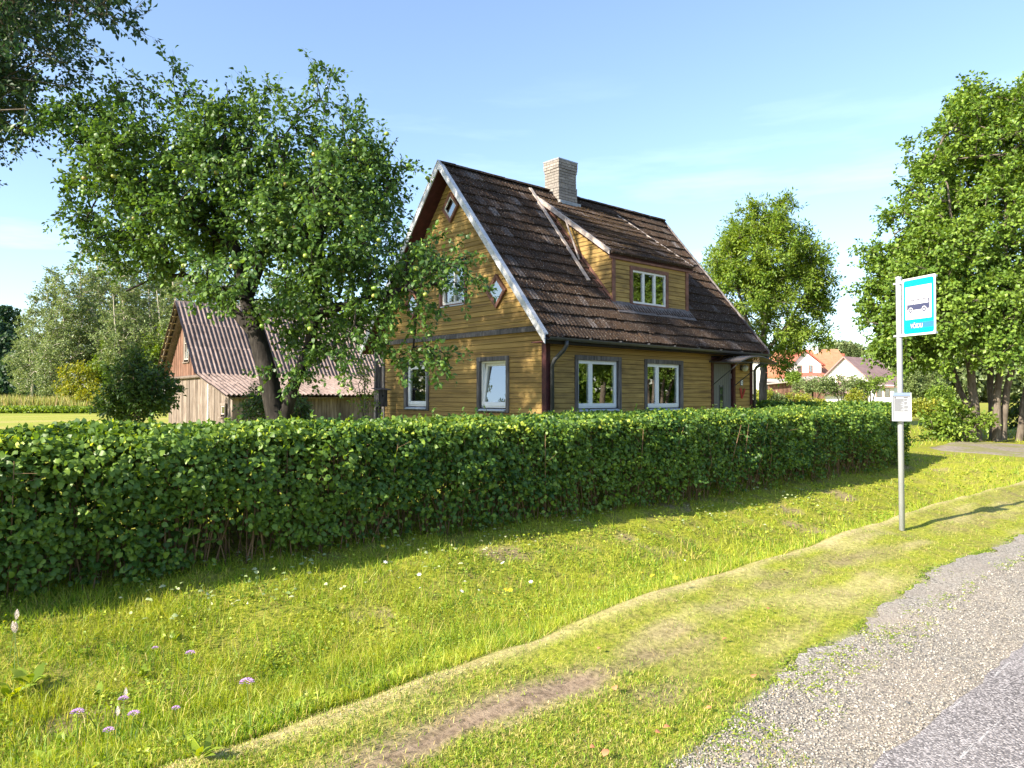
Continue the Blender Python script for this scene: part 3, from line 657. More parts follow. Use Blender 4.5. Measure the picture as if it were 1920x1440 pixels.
# corner boards
m = MB().box((-.045,-.05,.1),(.075,-.028,2.86)); m.box((-.047,-.048,.1),(-.026,.085,2.86)); m.build('corner_board', M_redw if False else M_dkred, house)
MB().box((LEN-.10,-.05,.1),(LEN+.03,-.028,2.80)).build('corner_board', M_dkred, house)
MB().box((-.05,DEP-.09,.1),(-.028,DEP+.03,2.64)).build('corner_board', M_grayw, house)

def casing(mp, o, mat, w=.10, sill=True, d=.05):
    a0, a1, z0, z1 = o; m = MB()
    m.box((a0-w,.0,z1),(a1+w,d,z1+w),mp); m.box((a0-w,.0,z0-w),(a0,d-.003,z1-.001),mp); m.box((a1,.0,z0-w),(a1+w,d-.003,z1-.001),mp)
    m.box((a0+.001,.0,z0-w),(a1-.001,d-.006,z0-w+.045),mp)
    # reveal
    m.box((a0-.03,-.15,z1-.002),(a1+.03,-.001,z1+.03),mp); m.box((a0-.03,-.15,z0),(a0,-.001,z1-.004),mp); m.box((a1,-.15,z0),(a1+.03,-.001,z1-.004),mp)
    ob = m.build('window', mat, house, bevel=.004)
    if sill:
        MB().prism([mp(*p) for p in ((a0+.005,-.10,z0+.01),(a0+.005,.075,z0-.045),(a0+.005,.075,z0-.07),(a0+.005,-.10,z0-.02))],
                   [mp(*p) for p in ((a1-.005,-.10,z0+.01),(a1-.005,.075,z0-.045),(a1-.005,.075,z0-.07),(a1-.005,-.10,z0-.02))]).build('sill', M_zincw, ob)
    return ob
M_zincw = mat_plain('pale_blue_grey_sill', (.42,.47,.54), .45, .5, var=.1)
def pvc_sash(win, mp, a0, a1, z0, z1, d, fw=.065, tilt=0, curtain=True, name='sash'):
    h = z1-z0
    def mt(a, dd, z): return mp(a, d+dd-(tilt*(z-z0)/h if tilt else 0), z)
    m = MB(); m.box((a0,-.03,z1-fw),(a1,.03,z1),mt); m.box((a0,-.03,z0),(a1,.03,z0+fw*1.25),mt)
    m.box((a0,-.03,z0+fw*1.25),(a0+fw,.029,z1-fw),mt); m.box((a1-fw,-.03,z0+fw*1.25),(a1,.029,z1-fw),mt)
    m.build(name, M_white, win, bevel=.005)
    g = MB().box((a0+fw-.005,-.006,z0+fw*1.25-.005),(a1-fw+.005,.006,z1-fw+.005),mt).build('pane', M_glass, win)
    return g
def curtain_(win, mp, a0, a1, z0, z1, d, amp=.018, period=.09):
    n = max(8, int((a1-a0)/period*6)); A = np.linspace(a0, a1, n); pts = []
    for a in A:
        o = amp*math.sin((a-a0)/period*2*math.pi)+.005*math.sin(a*77); pts.append(o)
    m = MB(); v = [mp(a, d+o, z) for z in (z0, z1) for a, o in zip(A, pts)]
    m.poly(v, [(i, i+1, n+i+1, n+i) for i in range(n-1)]); return m.build('curtain', M_curt, win, smooth=True)
for i, o in enumerate(FW):
    w = casing(front, o, M_grayw); a0, a1, z0, z1 = o; s = a0+(a1-a0)*.34
    MB().box((a0,-.11,z1-.035),(a1,-.03,z1),front).box((a0,-.11,z0),(a0+.03,-.03,z1-.036),front).box((a1-.03,-.11,z0),(a1,-.03,z1-.036),front).box((a0,-.11,z0-.0),(a1,-.03,z0+.04),front).box((s-.03,-.11,z0+.041),(s+.03,-.028,z1-.036),front).build('frame', M_white, w)
    pvc_sash(w, front, a0+.02, s+.0, z0+.03, z1-.02, -.05, .06); pvc_sash(w, front, s+.01, a1-.02, z0+.03, z1-.02, -.052, .06)
    if i == 0:
        curtain_(w, front, a1-.30, a1-.03, z0+.02, z1-.02, -.22); curtain_(w, front, s-.12, s+.06, z0, z1, -.22)
    else: curtain_(w, front, a1-.45, a1-.03, z0, z1, -.22)
for i, o in enumerate(GW[:2]):
    w = casing(gable, o, M_grayw); a0, a1, z0, z1 = o
    MB().box((a0,-.11,z1-.04),(a1,-.03,z1),gable).box((a0,-.11,z0),(a0+.04,-.03,z1-.041),gable).box((a1-.04,-.11,z0),(a1,-.03,z1-.041),gable).box((a0,-.11,z0),(a1,-.03,z0+.05),gable).build('frame', M_white, w)
    pvc_sash(w, gable, a0+.03, a1-.03, z0+.04, z1-.03, -.045, .075, tilt=.12 if i == 0 else 0)
    curtain_(w, gable, a1-.28 if i==0 else a0, a1 if i==0 else a0+.22, z0, z1, -.30)
o = GW[2]; w = casing(gable, o, M_redw, w=.06, sill=True, d=.075); a0, a1, z0, z1 = o
MB().box((a0,-.10,z1-.05),(a1,.0,z1),gable).box((a0,-.10,z0),(a0+.05,.0,z1-.05),gable).box((a1-.05,-.10,z0),(a1,.0,z1-.05),gable).box((a0,-.10,z0),(a1,.0,z0+.05),gable).box(((a0+a1)/2-.02,-.09,z0+.05),((a0+a1)/2+.02,-.002,z1-.05),gable).build('frame', M_whitew, w)
MB().box((a0+.04,-.05,z0+.04),(a1-.04,-.042,z1-.04),gable).build('pane', M_glass, w); curtain_(w, gable, a0, a1, z0, z1, -.12)
def diamond(cy, cz, r, lab=None):
    def ring(rr, d): return [gable(cy-rr*.93, d, cz), gable(cy, d, cz+rr*1.06), gable(cy+rr*.93, d, cz), gable(cy, d, cz-rr*1.06)]
    m = MB()
    for k in range(4):
        A, B = ring(r, .05), ring(r-.095, .05); A2, B2 = ring(r, .115), ring(r-.095, .110); j = (k+1)%4
        m.prism([A[k],A[j],B[j],B[k]], [A2[k],A2[j],B2[j],B2[k]])
    w = m.build('diamond_window', M_redw, house)
    m = MB()
    for k in range(4):
        A, B = ring(r-.096, .055), ring(r-.135, .055); A2, B2 = ring(r-.096, .095), ring(r-.135, .095); j = (k+1)%4
        m.prism([A[k],A[j],B[j],B[k]], [A2[k],A2[j],B2[j],B2[k]])
    m.build('frame', M_whitew if cz > 5 else M_redw, w)
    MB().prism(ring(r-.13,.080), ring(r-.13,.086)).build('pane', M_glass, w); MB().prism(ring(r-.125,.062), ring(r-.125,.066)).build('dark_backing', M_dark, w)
diamond(3.24, 5.87, .36); diamond(1.52, 3.64, .37); diamond(4.88, 3.64, .37)

# ---- roof
X0, X1 = -.46, 8.40; EY = -.43; TH = .10
def slab(name, y0, y1, mat, x0=X0, x1=X1, up=-.055, th=.09):
    a = [(x0,y0,rz(y0)+up),(x0,y1,rz(y1)+up),(x0,y1,rz(y1)+up-th),(x0,y0,rz(y0)+up-th)]
    return MB().prism(a, [(x1,)+p[1:] for p in a]).build(name, mat, house)
rf = slab('front_roof_slope', EY+.02, 3.2, M_dkred); rb = slab('rear_roof_slope', 3.2, DEP-EY-.02, M_dkred)
TW, NC, NR = .2205, 39, 16; SLN = math.hypot(3.2-EY, RID-rz(EY)); TL = SLN/NR; TA = math.atan(SL)
def tile_mesh():
    n = 12; xs = np.linspace(0, TW-.003, n+1); pr = .036*np.abs(np.sin(xs/TW*2*math.pi))**.8
    V = []
    for s, up in ((-.02, .048), (TL*.5, .030), (TL+.03, .004)):
        V += [(x, s, up+p) for x, p in zip(xs, pr)]
    V += [(x, -.02, .008) for x in xs]
    F = []
    for r in range(2): F += [(r*(n+1)+i, r*(n+1)+i+1, (r+1)*(n+1)+i+1, (r+1)*(n+1)+i) for i in range(n)]
    F += [(3*(n+1)+i, 3*(n+1)+i+1, i+1, i) for i in range(n)]
    e = [0, n+1, 2*(n+1), 3*(n+1)]; b = len(V)
    F += [(0, n+1, 3*(n+1)), (n, 3*(n+1)+n, 2*n+1)]
    return np.array(V), F
TV, TF = tile_mesh()
m = MB(); m.poly(TV, TF); me_tile = unlink_mesh(m.build('roof_tile', M_tile))
DX0, DX1, DYF, DYT = 2.44, 5.80, .33, 2.88       # dormer roof edges
zd = lambda y: 6.53-.71*(DYT-y)
rt = np.random.default_rng(8)
tiles = []
for r in range(NR):
    s = r*TL; y = EY+s*math.cos(TA)
    for c in range(NC):
        x = X0+.03+c*TW
        yc = y+TL*.5*math.cos(TA); xc = x+TW/2
        if DX0+.12 < xc < DX1-.1 and .42 < yc < DYT-.12: continue
        if 3.25 < xc < 4.05 and yc > 3.02: pass
        y2 = y+rt.normal()*.008; tiles.append((x+.045, y2, rz(y2)-.06, TA, rt.normal()*.014, rt.normal()*.014, rt.normal()*.012))
tiles.sort(key=lambda q: q[0]-q[1]*.01)
def tile_tf(V, q):
    M = Matrix.Translation(q[:3]) @ Matrix.Rotation(q[3]+q[4], 4, 'X') @ Matrix.Rotation(q[5], 4, 'Y') @ Matrix.Rotation(q[6], 4, 'Z')
    A = np.array(M); return V@A[:3,:3].T+A[:3,3], M
for q in tiles[:300]:
    _, M = tile_tf(TV, q); o = bpy.data.objects.new('roof_tile', me_tile); COL.objects.link(o); o.parent = rf; o.matrix_local = M
def joined_tiles(name, qs, parent, Vb=None):
    m = MB()
    for q in qs: V, _ = tile_tf(TV if Vb is None else Vb, q); m.poly(V, TF)
    o = m.build(name, M_tile, parent); o['kind'] = 'stuff'; return o
joined_tiles('roof_tiles', tiles[300:], rf)
bt = []
for r in range(NR):
    s = r*TL; y = DEP-EY-s*math.cos(TA)
    for c in range(NC): bt.append((X0+.03+c*TW, y, rz(y)-.05, 0, 0, 0, 0))
m = MB()
Vr = TV.copy()
for q in bt:
    V = TV.copy(); ca, sa = math.cos(TA), math.sin(TA)
    P = np.stack([V[:,0]+q[0], q[1]-(V[:,1]*ca-V[:,2]*sa), q[2]+V[:,1]*sa+V[:,2]*ca], 1); m.poly(P, TF)
m.build('roof_tiles', M_tile, rb)['kind'] = 'stuff'
# ridge caps
for c in range(22):
    x = X0+.02+c*.40
    if 3.30 < x+.2 < 3.99: continue
    m = MB(); n = 6; V = []
    for xx, k in ((0, 1.), (.43, .88)):
        for i in range(n+1):
            a = math.pi*(i/n); V.append((x+xx, 3.2-math.cos(a)*.13*k, RID-.055+math.sin(a)*.085*k+rt.normal()*.004+ (.012 if xx else 0)))
    m.poly(V, [(i, i+1, n+2+i, n+1+i) for i in range(n)]+[tuple(range(n+1)), tuple(range(n+1, 2*n+2))[::-1]]); m.build('ridge_tile', M_tile, house)
# moss cushions on the tiles
n = 16000; mx_ = rt.uniform(X0+.05, X1-.1, n); my = EY+(3.2-EY)*rt.random(n); kp = fbm(mx_, my, .5, 90) > .42
inside = (mx_ > DX0)&(mx_ < DX1)&(my > .33)&(my < DYT); kp &= ~((mx_ > 2.55)&(mx_ < 5.6)&(my > .3)&(my < .42)); mx_, my, inside = mx_[kp], my[kp], inside[kp]; n = len(mx_)
# settle on the lower edge of a course
course = TL*math.cos(TA); my = np.where(rt.random(n) < .72, EY+np.floor((my-EY)/course)*course-.0+rt.normal(size=n)*.012, my)
mz = np.where(inside, 6.53-.71*(DYT-my)+.03, RID-SL*(3.2-my)-.012)
base = np.array([(0,0,1),(1,0,0),(.3,.95,0),(-.8,.6,0),(-.8,-.6,0),(.3,-.95,0)], float); f = [(0,1+i,1+(i+1)%5) for i in range(5)]
S = rt.uniform(.008,.030,n)[:,None,None]*rt.uniform(.6,1.3,(n,6,1))*np.array([1.3,1,.8]); P = base[None]*S+np.stack([mx_,my,mz],1)[:,None]
mo = mesh_np('moss', P.reshape(-1,3), (np.arange(n)[:,None,None]*6+np.array(f)[None]).reshape(-1,3), mat_plain('roof_moss', (.085,.055,.028), .98, .05, var=.5, sc=15), rf); mo['kind'] = 'stuff'
# bargeboards, fascia, gutter
def barge(name, x, y0, y1, mat, w=.17, th=.03):
    a = [(x,y0,rz(y0)+.02),(x,y1,rz(y1)+.02),(x,y1,rz(y1)-w),(x,y0,rz(y0)-w)]
    return MB().prism(a, [(x+th,)+p[1:] for p in a]).build(name, mat, house)
barge('bargeboard', X0-.035, EY-.03, 3.2, M_barge); barge('bargeboard', X0-.037, 3.2, DEP-EY+.03, M_barge)
barge('bargeboard', X1, EY, 3.2, M_grayw, .14, .025); barge('bargeboard', X1, 3.2, DEP-EY, M_grayw, .14, .025)
def zcap(y0, y1, nm):
    a = [(X0-.05,y0,rz(y0)+.021),(X0-.05,y1,rz(y1)+.021),(X0-.05,y1,rz(y1)+.045),(X0-.05,y0,rz(y0)+.045)]
    MB().prism(a, [(X0+.07,)+p[1:] for p in a]).build(nm, M_barge, house)
zcap(EY-.03, 3.2, 'verge_flashing'); zcap(3.2, DEP-EY+.03, 'verge_flashing')
MB().box((X0,-.40,rz(EY)-.19),(X1,-.375,rz(EY)-.03)).build('fascia', M_dark, house)
MB().box((X0,-.374,rz(EY)-.17),(X1,-.03,rz(EY)-.15)).build('soffit', M_dkred, house)
def gutter(x0, x1, y, z, r=.065):
    n = 8; V = []; 
    for x, dz in ((x0, 0), (x1, -.04)):
        for i in range(n+1): a = math.pi+math.pi*i/n; V.append((x, y+r*math.cos(a), z+dz+r*math.sin(a)))
        for i in range(n, -1, -1): a = math.pi+math.pi*i/n; V.append((x, y+(r-.006)*math.cos(a), z+dz+(r-.006)*math.sin(a)))
    k = 2*(n+1); m = MB().poly(V, [(i, (i+1)%k, k+(i+1)%k, k+i) for i in range(k)]+[tuple(range(k)), tuple(range(k, 2*k))[::-1]])
    return m.build('gutter', M_metal, house, smooth=False)
gt = gutter(-.42, 8.36, -.485, 2.475)
for i in range(9): x = -.2+i*1.0; MB().box((x,-.56,2.475-.005*i),(x+.02,-.39,2.50-.005*i)).build('bracket', M_metal, gt)
MB().tube([(.12,-.485,2.44),(.12,-.485,2.33),(.10,-.42,2.22),(.09,-.18,2.05),(.08,-.10,1.93),(.08,-.10,.1)], .045, 10).build('downpipe', M_metal, house, smooth=True)
MB().tube([(8.22,-.485,2.40),(8.22,-.485,2.30),(8.20,-.38,2.20),(8.19,-.16,2.08),(8.19,-.10,1.98),(8.19,-.10,.1)], .045, 10).build('downpipe', M_metal, house, smooth=True)

# ---- dormer
dm = thing('dormer', None, None); dm.parent = house
def dpart(mbx, name, mat, parent=None, **k): return mbx.build(name, mat, parent or dm, **k)
a = [(DX0,DYF,zd(DYF)-.05),(DX0,DYT+.05,zd(DYT+.05)-.05),(DX0,DYT+.05,zd(DYT+.05)-.12),(DX0,DYF,zd(DYF)-.12)]
dpart(MB().prism(a, [(DX1,)+p[1:] for p in a]), 'roof_deck', M_dkred)
dl = math.hypot(DYT-DYF, .71*(DYT-DYF)); nr = 8; dTL = dl/nr; dA = math.atan(.71); qs = []
Vd = TV.copy(); Vd[:,1] *= dTL/TL
for r in range(nr):
    y = DYF-.02+r*dTL*math.cos(dA)
    for c in range(15): qs.append((DX0+.02+c*TW, y, zd(y)-.045, dA, rt.normal()*.008, rt.normal()*.005, rt.normal()*.004))
joined_tiles('roof_tiles', qs, dm, Vd)
CX0, CX1, CY = 2.59, 5.62, .40
def dface():
    zb, zt = rz(CY)-.02, zd(CY)-.13; W0 = (3.33,4.68,3.55,4.37); lr = lambda z: (CX0, CX1)
    m = MB()
    for a0,b0,a1,b1,z0,z1 in wall_cells(sorted({zb,zt,W0[2],W0[3]}), lr, [W0]):
        m.prism([(a0,CY,z0),(b0,CY,z0),(b1,CY,z1),(a1,CY,z1)], [(a0,CY+.1,z0),(b0,CY+.1,z0),(b1,CY+.1,z1),(a1,CY+.1,z1)])
    f = dpart(m, 'dormer_wall', M_dark); fm = lambda a, d, z: (a, CY-d, z)
    siding(dm, fm, zb+.03, zt-.02, lambda z: (CX0+.02, CX1-.02), [(W0[0]-.09, W0[1]+.09, W0[2]-.09, W0[3]+.08)], rg)
    for x in (CX0-.03, CX1-.08): dpart(MB().box((x,CY-.05,zb),(x+.11,CY-.024,zt)), 'corner_board', M_redw)
    a0, a1, z0, z1 = W0
    cas = MB().box((a0-.1,0,z1),(a1+.1,.05,z1+.09),fm).box((a0-.1,0,z0-.09),(a0,.047,z1-.001),fm).box((a1,0,z0-.09),(a1+.1,.047,z1-.001),fm).box((a0,0,z0-.09),(a1,.055,z0-.001),fm).build('dormer_window', M_redw, house, bevel=.004)
    w3 = (a1-a0)/3; m = MB().box((a0,-.06,z1-.05),(a1,.02,z1),fm).box((a0,-.06,z0),(a1,.02,z0+.05),fm)
    for i in range(4): x = a0+w3*i; xa, xb = max(a0, x-.035), min(a1, x+.035); m.box((xa,-.055,z0+.05),(xb,.018,z1-.05),fm)
    m.build('frame', M_whitew, cas)
    for i in range(3): MB().box((a0+w3*i+.03,-.02,z0+.045),(a0+w3*(i+1)-.03,-.012,z1-.045),fm).build('pane', M_glass, cas)
    for i in range(3):
        curtain_(cas, fm, a0+w3*i+.03, a0+w3*i+.15, z0, z1, -.10); curtain_(cas, fm, a0+w3*(i+1)-.17, a0+w3*(i+1)-.03, z0, z1, -.10)
    MB().box((a0-.1,-.5,z0-.1),(a1+.1,-.45,z1+.1),fm).build('curtain', M_curt, cas)
dface()
def cheek(x, sgn):
    poly = [(CY,rz(CY)-.03),(DYT-.05,rz(DYT-.05)-.08),(CY,zd(CY)-.13)]
    dpart(MB().prism([(x,y,z) for y,z in poly], [(x-sgn*.08,y,z) for y,z in poly]), 'dormer_cheek', M_dark)
    if sgn < 0:
        z = rz(CY)-.01
        while z < zd(2.5)-.1:
            ya = max(CY+.0, DYT-(6.53-(z+PITCH)-.115)/.71-.03); yb = 3.2-(RID-z)/SL+.0
            if yb-ya > .06: inst('siding_board', BME, dm, (x, yb, z), (0,0,R(-90)), (yb-ya,1,1))
            z += PITCH
cheek(CX0, -1); cheek(CX1, 1)
def strip(x0, x1, pts, th, mat, name, par=None):
    a = [(x0,y,z) for y,z in pts]+[(x0,y,z+th) for y,z in pts[::-1]]
    return MB().prism(a, [(x1,)+p[1:] for p in a]).build(name, mat, par or dm)
M_trim = mat_plain('sun_bleached_board', (.40,.34,.30), .85, .2, var=.3, sc=10)
strip(DX0-.03, DX0-.005, [(DYF,zd(DYF)-.09),(DYT+.05,zd(DYT+.05)-.09)], .105, M_trim, 'bargeboard')
strip(DX0-.03, DX0+.05, [(DYF,zd(DYF)+.021),(DYT+.05,zd(DYT+.05)+.021)], .012, M_trim, 'verge_flashing')
strip(DX1-.03, DX1+.03, [(DYF-.02,zd(DYF-.02)-.02),(DYT+.05,zd(DYT+.05)-.02)], .055, M_trim, 'verge_flashing')
strip(DX1+.005, DX1+.028, [(DYF,zd(DYF)-.13),(DYT+.05,zd(DYT+.05)-.13)], .10, M_redw, 'bargeboard')
dpart(MB().box((DX0,DYF+.0,zd(DYF)-.17),(DX1,DYF+.025,zd(DYF)-.05)), 'fascia', M_redw)
strip(CX0-.19, CX0-.03, [(.28,rz(.28)-.005),(2.78,rz(2.78)-.005)], .02, M_redw, 'cheek_flashing')
strip(CX0-.045, CX0-.026, [(.38,rz(.38)-.005),(2.6,rz(2.6)-.005)], .13, M_redw, 'cheek_board')
strip(CX0-.05, CX1+.08, [(.14,rz(.14)+.03),(CY,rz(CY)+.03)], .012, mat_plain('lichen_grey_apron', (.13,.115,.115), .9, .2, var=.5, sc=14), 'apron_flashing')
# long loose board lying on the tiles beside the dormer
A_, B_ = Vector((2.40,3.06,rz(3.06)+.03)), Vector((2.18,.78,rz(.78)+.03)); d_ = Vector((1,0,0))*.05; u_ = Vector((0,-SL,1)).normalized()*.03
MB().prism([A_-d_, A_+d_, A_+d_+u_, A_-d_+u_], [B_-d_, B_+d_, B_+d_+u_, B_-d_+u_]).build('loose_board', M_grayw if False else M_trim, house)
MB().tube([(2.395,1.78,zd(1.78)+.05),(2.39,1.70,zd(1.7)-.10),(2.385,1.27,rz(1.27)+.04)], .022, 6).build('leaning_stick', M_trim, house)

# ---- chimney of individual bricks
M_brick = mat_wood('pale_chimney_brick', (.14,.125,.115), (.25,.225,.20), (.34,.31,.275), axis=(3,3,3), sc=5, rnd=.35, bs=.5)
cx0, cx1, cy0, cy1, cz0, cz1 = 3.30, 3.99, 2.88, 3.42, 6.25, 7.66
ch = MB().box((cx0+.02,cy0+.02,cz0),(cx1-.02,cy1-.02,cz1-.02)).build('chimney', mat_plain('mortar', (.30,.29,.27), .95, .1), house)
bme = unlink_mesh(MB().box((0,0,0),(1,.10,.066)).build('brick', M_brick, None, bevel=.0))
z = cz0+.3; row = 0
def bricks_row(x0, x1, y0, y1, z, row, par):
    for (ax, ay, L, rot) in ((x0,y0,x1-x0,0),(x1,y0,y1-y0,90),(x1,y1,x1-x0,180),(x0,y1,y1-y0,270)):
        a = 0; off = .12 if (row+(rot//90))%2 else .25; c, s = math.cos(R(rot)), math.sin(R(rot))
        while a < L-.02:
            e = min(L, a+off); e = L if L-e < .05 else e; off = .25
            j = rg.uniform(-.004,.005)
            inst('brick', bme, par, (ax+c*(a+.004)+s*j, ay+s*(a+.004)-c*j, z), (0,0,R(rot)), (max(.03,e-a-.010),1,1)); a = e
while z < cz1-.02:
    k = .028 if z > cz1-.24 else (.014 if z > cz1-.31 else 0)
    if z < 6.95: k = .02
    bricks_row(cx0-k, cx1+k, cy0-k, cy1+k, z, row, ch); z += .077; row += 1
MB().box((cx0-.035,cy0-.035,z-.005),(cx1+.035,cy1+.035,z+.03)).build('chimney_cap', M_zinc, ch)
m = MB().box((cx0-.06,cy0-.12,rz(cy0)-.04),(cx1+.06,cy0-.021,rz(cy0)+.05)); m.build('chimney_flashing', M_zinc, ch)

# ---- door, canopy, lamp, number, decoration
M_door = mat_plain('grey_steel_door', (.12,.125,.135), .45, .4, var=.08)
d0, d1, dz0, dz1 = DOOR
dr = MB().box((d0,-.10,dz0),(d1,-.045,dz1),front).build('door', M_door, house)
m = MB()
for i in range(9): x = d0+.03+i*(d1-d0-.06)/9; m.box((x+.004,-.044,dz0+.02),(x+(d1-d0-.06)/9-.004,-.040,dz1-.02),front)
m.build('door_panel', M_door, dr)
gx = d0+.40
m = MB()
for i in range(6):
    zz = 1.52-i*.215; m.box((gx,-.041,zz-.02),(gx+.15,-.028,zz-.001),front)
m.box((gx-.02,-.041,.28),(gx,-.026,1.56),front).box((gx+.15,-.041,.28),(gx+.17,-.026,1.56),front); m.build('glazing_frame', M_metal, dr)
for i in range(6): zz = 1.52-i*.215; MB().box((gx+.002,-.041,zz-.212),(gx+.148,-.036,zz-.022),front).build('pane', M_glass, dr)
M_steel = mat_plain('brushed_steel', (.55,.55,.55), .3, .5, metal=.9, var=.1)
MB().box((d0+.06,-.04,1.02),(d0+.09,.0,1.06),front).box((d0+.06,-.0,1.025),(d0+.20,.015,1.055),front).box((d0+.05,-.039,1.16),(d0+.10,-.025,1.22),front).build('handle', M_steel, dr)
for zz in (.85, 1.75): MB().box((d1-.02,-.04,zz),(d1-.002,-.02,zz+.13),front).build('hinge', M_steel, dr)
m = MB().box((d0-.10,0,.17),(d0,.04,2.30),front).box((d1,0,.17),(d1+.10,.04,2.30),front).box((d0+.001,0,dz1),(d1-.001,.038,2.30),front).box((d0-.02,-.12,.17),(d0,-.001,2.14),front).box((d1,-.12,.17),(d1+.02,-.001,2.14),front); m.build('door_frame', M_dkred, house)
# curved canopy
n = 10; V = []; x0, x1 = d0-.20, d0+1.62; can = MB()
for lay in (0, .012):
    for j, y in enumerate((-.03, -.95)):
        for i in range(n+1):
            f = i/n; V.append((x0+(x1-x0)*f, y, 2.19+.16*math.sin(math.pi*f)-.03*j+lay))
q = 2*(n+1); Fc = [(i, i+1, n+2+i, n+1+i) for i in range(n)]+[(q+i, q+n+1+i, q+n+2+i, q+i+1) for i in range(n)]+[(i, q+i, q+i+1, i+1) for i in range(n)]+[(n+1+i, n+2+i, q+n+2+i, q+n+1+i) for i in range(n)]
def mat_poly():
    t = NT('smoked_canopy_sheet'); p = t.n('BsdfPrincipled', Base_Color=(.22,.18,.15,1), Roughness=.25); tr = t.n('BsdfTransparent', Color=(.6,.5,.42,1)); m = t.n('MixShader', i0=.6)
    t.t.links.new(tr.outputs[0], m.inputs[1]); t.t.links.new(p.outputs[0], m.inputs[2]); t.t.links.new(m.outputs[0], t.out.inputs[0]); return t.m
can.poly(V, Fc); cn = can.build('door_canopy', mat_poly(), house, smooth=True)
m = MB()
for y, dz in ((-.05, 0), (-.96, -.03)): m.tube([(x0+(x1-x0)*i/n, y, 2.18+.16*math.sin(math.pi*i/n)+dz) for i in range(n+1)], .014, 6); m.tube([(x0,y,2.17+dz),(x1,y,2.17+dz)], .012, 6)
m.tube([(x0,-.03,2.17),(x0,-.96,2.14)], .012, 6); m.tube([(x1,-.03,2.17),(x1,-.96,2.14)], .012, 6); m.build('canopy_frame', M_metal, cn)
for x in (d0-.08, d1+.05): MB().tube([(x,-.045,1.55),(x+.0,-.85,2.13)], .013, 6).build('bracket', M_metal, cn)
lp = MB().box((7.55,.02,1.98),(7.69,.05,2.12),front).build('wall_lamp', M_metal, house)
bm = bmesh.new(); bmesh.ops.create_uvsphere(bm, u_segments=14, v_segments=8, radius=.095); me = bpy.data.meshes.new('lamp_globe'); bm.to_mesh(me); bm.free(); me.materials.append(M_glass if False else mat_plain('lamp_globe_glass', (.42,.44,.42), .1, .6)); g_ = inst('lamp_globe', me, lp, (7.62,-.13,2.04))
pl = MB().box((7.555,.024,1.56),(7.675,.036,1.72),front).build('number_plate', mat_plain('blue_rim', (.03,.06,.22), .4), house)
MB().box((7.567,.036,1.572),(7.663,.040,1.708),front).build('plate_face', mat_plain('plate_white', (.8,.82,.84), .4, var=.02), pl)
def text(body, size, mat, parent, mtx, name='lettering', ext=.002, bold=0.0, align='LEFT', sx=1.0):
    cu = bpy.data.curves.new('t', 'FONT'); cu.body = body; cu.size = size; cu.extrude = ext; cu.align_x = align; cu.offset = bold
    o = bpy.data.objects.new('t', cu); COL.objects.link(o); bpy.context.view_layer.update()
    me = bpy.data.meshes.new_from_object(o.evaluated_get(bpy.context.evaluated_depsgraph_get())); bpy.data.objects.remove(o); me.name = name; me.materials.clear(); me.materials.append(mat)
    ob = bpy.data.objects.new(name, me); COL.objects.link(ob); ob.parent = parent; ob.matrix_local = mtx @ Matrix.Diagonal((sx,1,1,1)); return ob
M_ink = mat_plain('dark_blue_ink', (.02,.03,.08), .5, var=.02)
text('12', .13, M_ink, pl, Matrix.Translation((7.615,-.0415,1.594)) @ Matrix.Rotation(R(90), 4, 'X'), 'number', align='CENTER', sx=.6)
m = MB()
for a_, L in ((-14,.30),(0,.27),(30,.30)):
    c, s = math.cos(R(a_)), math.sin(R(a_)); b = (7.60,1.20)
    p = [(b[0]+c*.022-0,b[1]-s*.022),(b[0]-c*.022,b[1]+s*.022),(b[0]-c*.035+s*L,b[1]+s*.035+c*L),(b[0]+c*.035+s*L,b[1]-s*.035+c*L)]
    d = .026+.012*(a_ != 0)+.01*(a_ > 0); m.prism([front(x,d,z) for x,z in p], [front(x,d+.01,z) for x,z in p])
m.build('flag_holder', mat_plain('red_flag_holder', (.30,.03,.03), .5), house)

# ================================================================== BARN
M_bw = mat_wood('weathered_barn_board', (.085,.06,.045), (.20,.16,.13), (.31,.265,.23), axis=(6,6,.5), sc=3, rnd=.5)
M_bwr = mat_wood('rust_brown_barn_board', (.08,.04,.028), (.18,.095,.065), (.27,.18,.135), axis=(6,6,.5), sc=3, rnd=.55)
def mat_eternit():
    t = NT('corrugated_roof_sheet'); p = t.n('NewGeometry').outputs['Position']; rv = t.n('ObjectInfo').outputs['Random']
    n = t.noise(p, 3.2, 5, .65); n2 = t.noise(p, 26, 3)
    col = t.ramp(n, [(.3, (.12,.093,.085)), (.5, (.225,.172,.155)), (.72, (.29,.23,.21))])
    col = t.mix(t.ramp(n2, [(.60, 0.), (.68, .7)]), col, (.10,.075,.06))
    v = t.n('MapRange', Value=rv, i3=.85, i4=1.12).outputs[0]; col = t.n('HueSaturation', Value=v, Color=col).outputs[0]
    return t.done(col, .9, .1, bump=n2, bs=.3, bd=.01)
M_et = mat_eternit(); M_straw = mat_plain('straw_brown_batten', (.34,.26,.13), .9, .1, var=.4, sc=10)  # M_straw: straw brown for the barn battens
BX, BY, BZ = -10.29, 27.0, CZ-1.25
barn = thing('old_barn', 'old weathered plank barn with pinkish corrugated roof behind the apple tree', 'barn', (BX,BY,BZ), ANG)
BW, BM, BL = 7.5, 2.64, 10.5; h0 = 1.25                        # width, lean-to width, length; camera height over base
pk = 3.85+h0; kk = .80+h0; el_ = 1.02+h0; e0 = .10+h0; pw = 5.07
def bz(w): return np.interp(w, [-.45, BM, pw, BW+.45], [e0-.13, kk, pk, el_-.42])
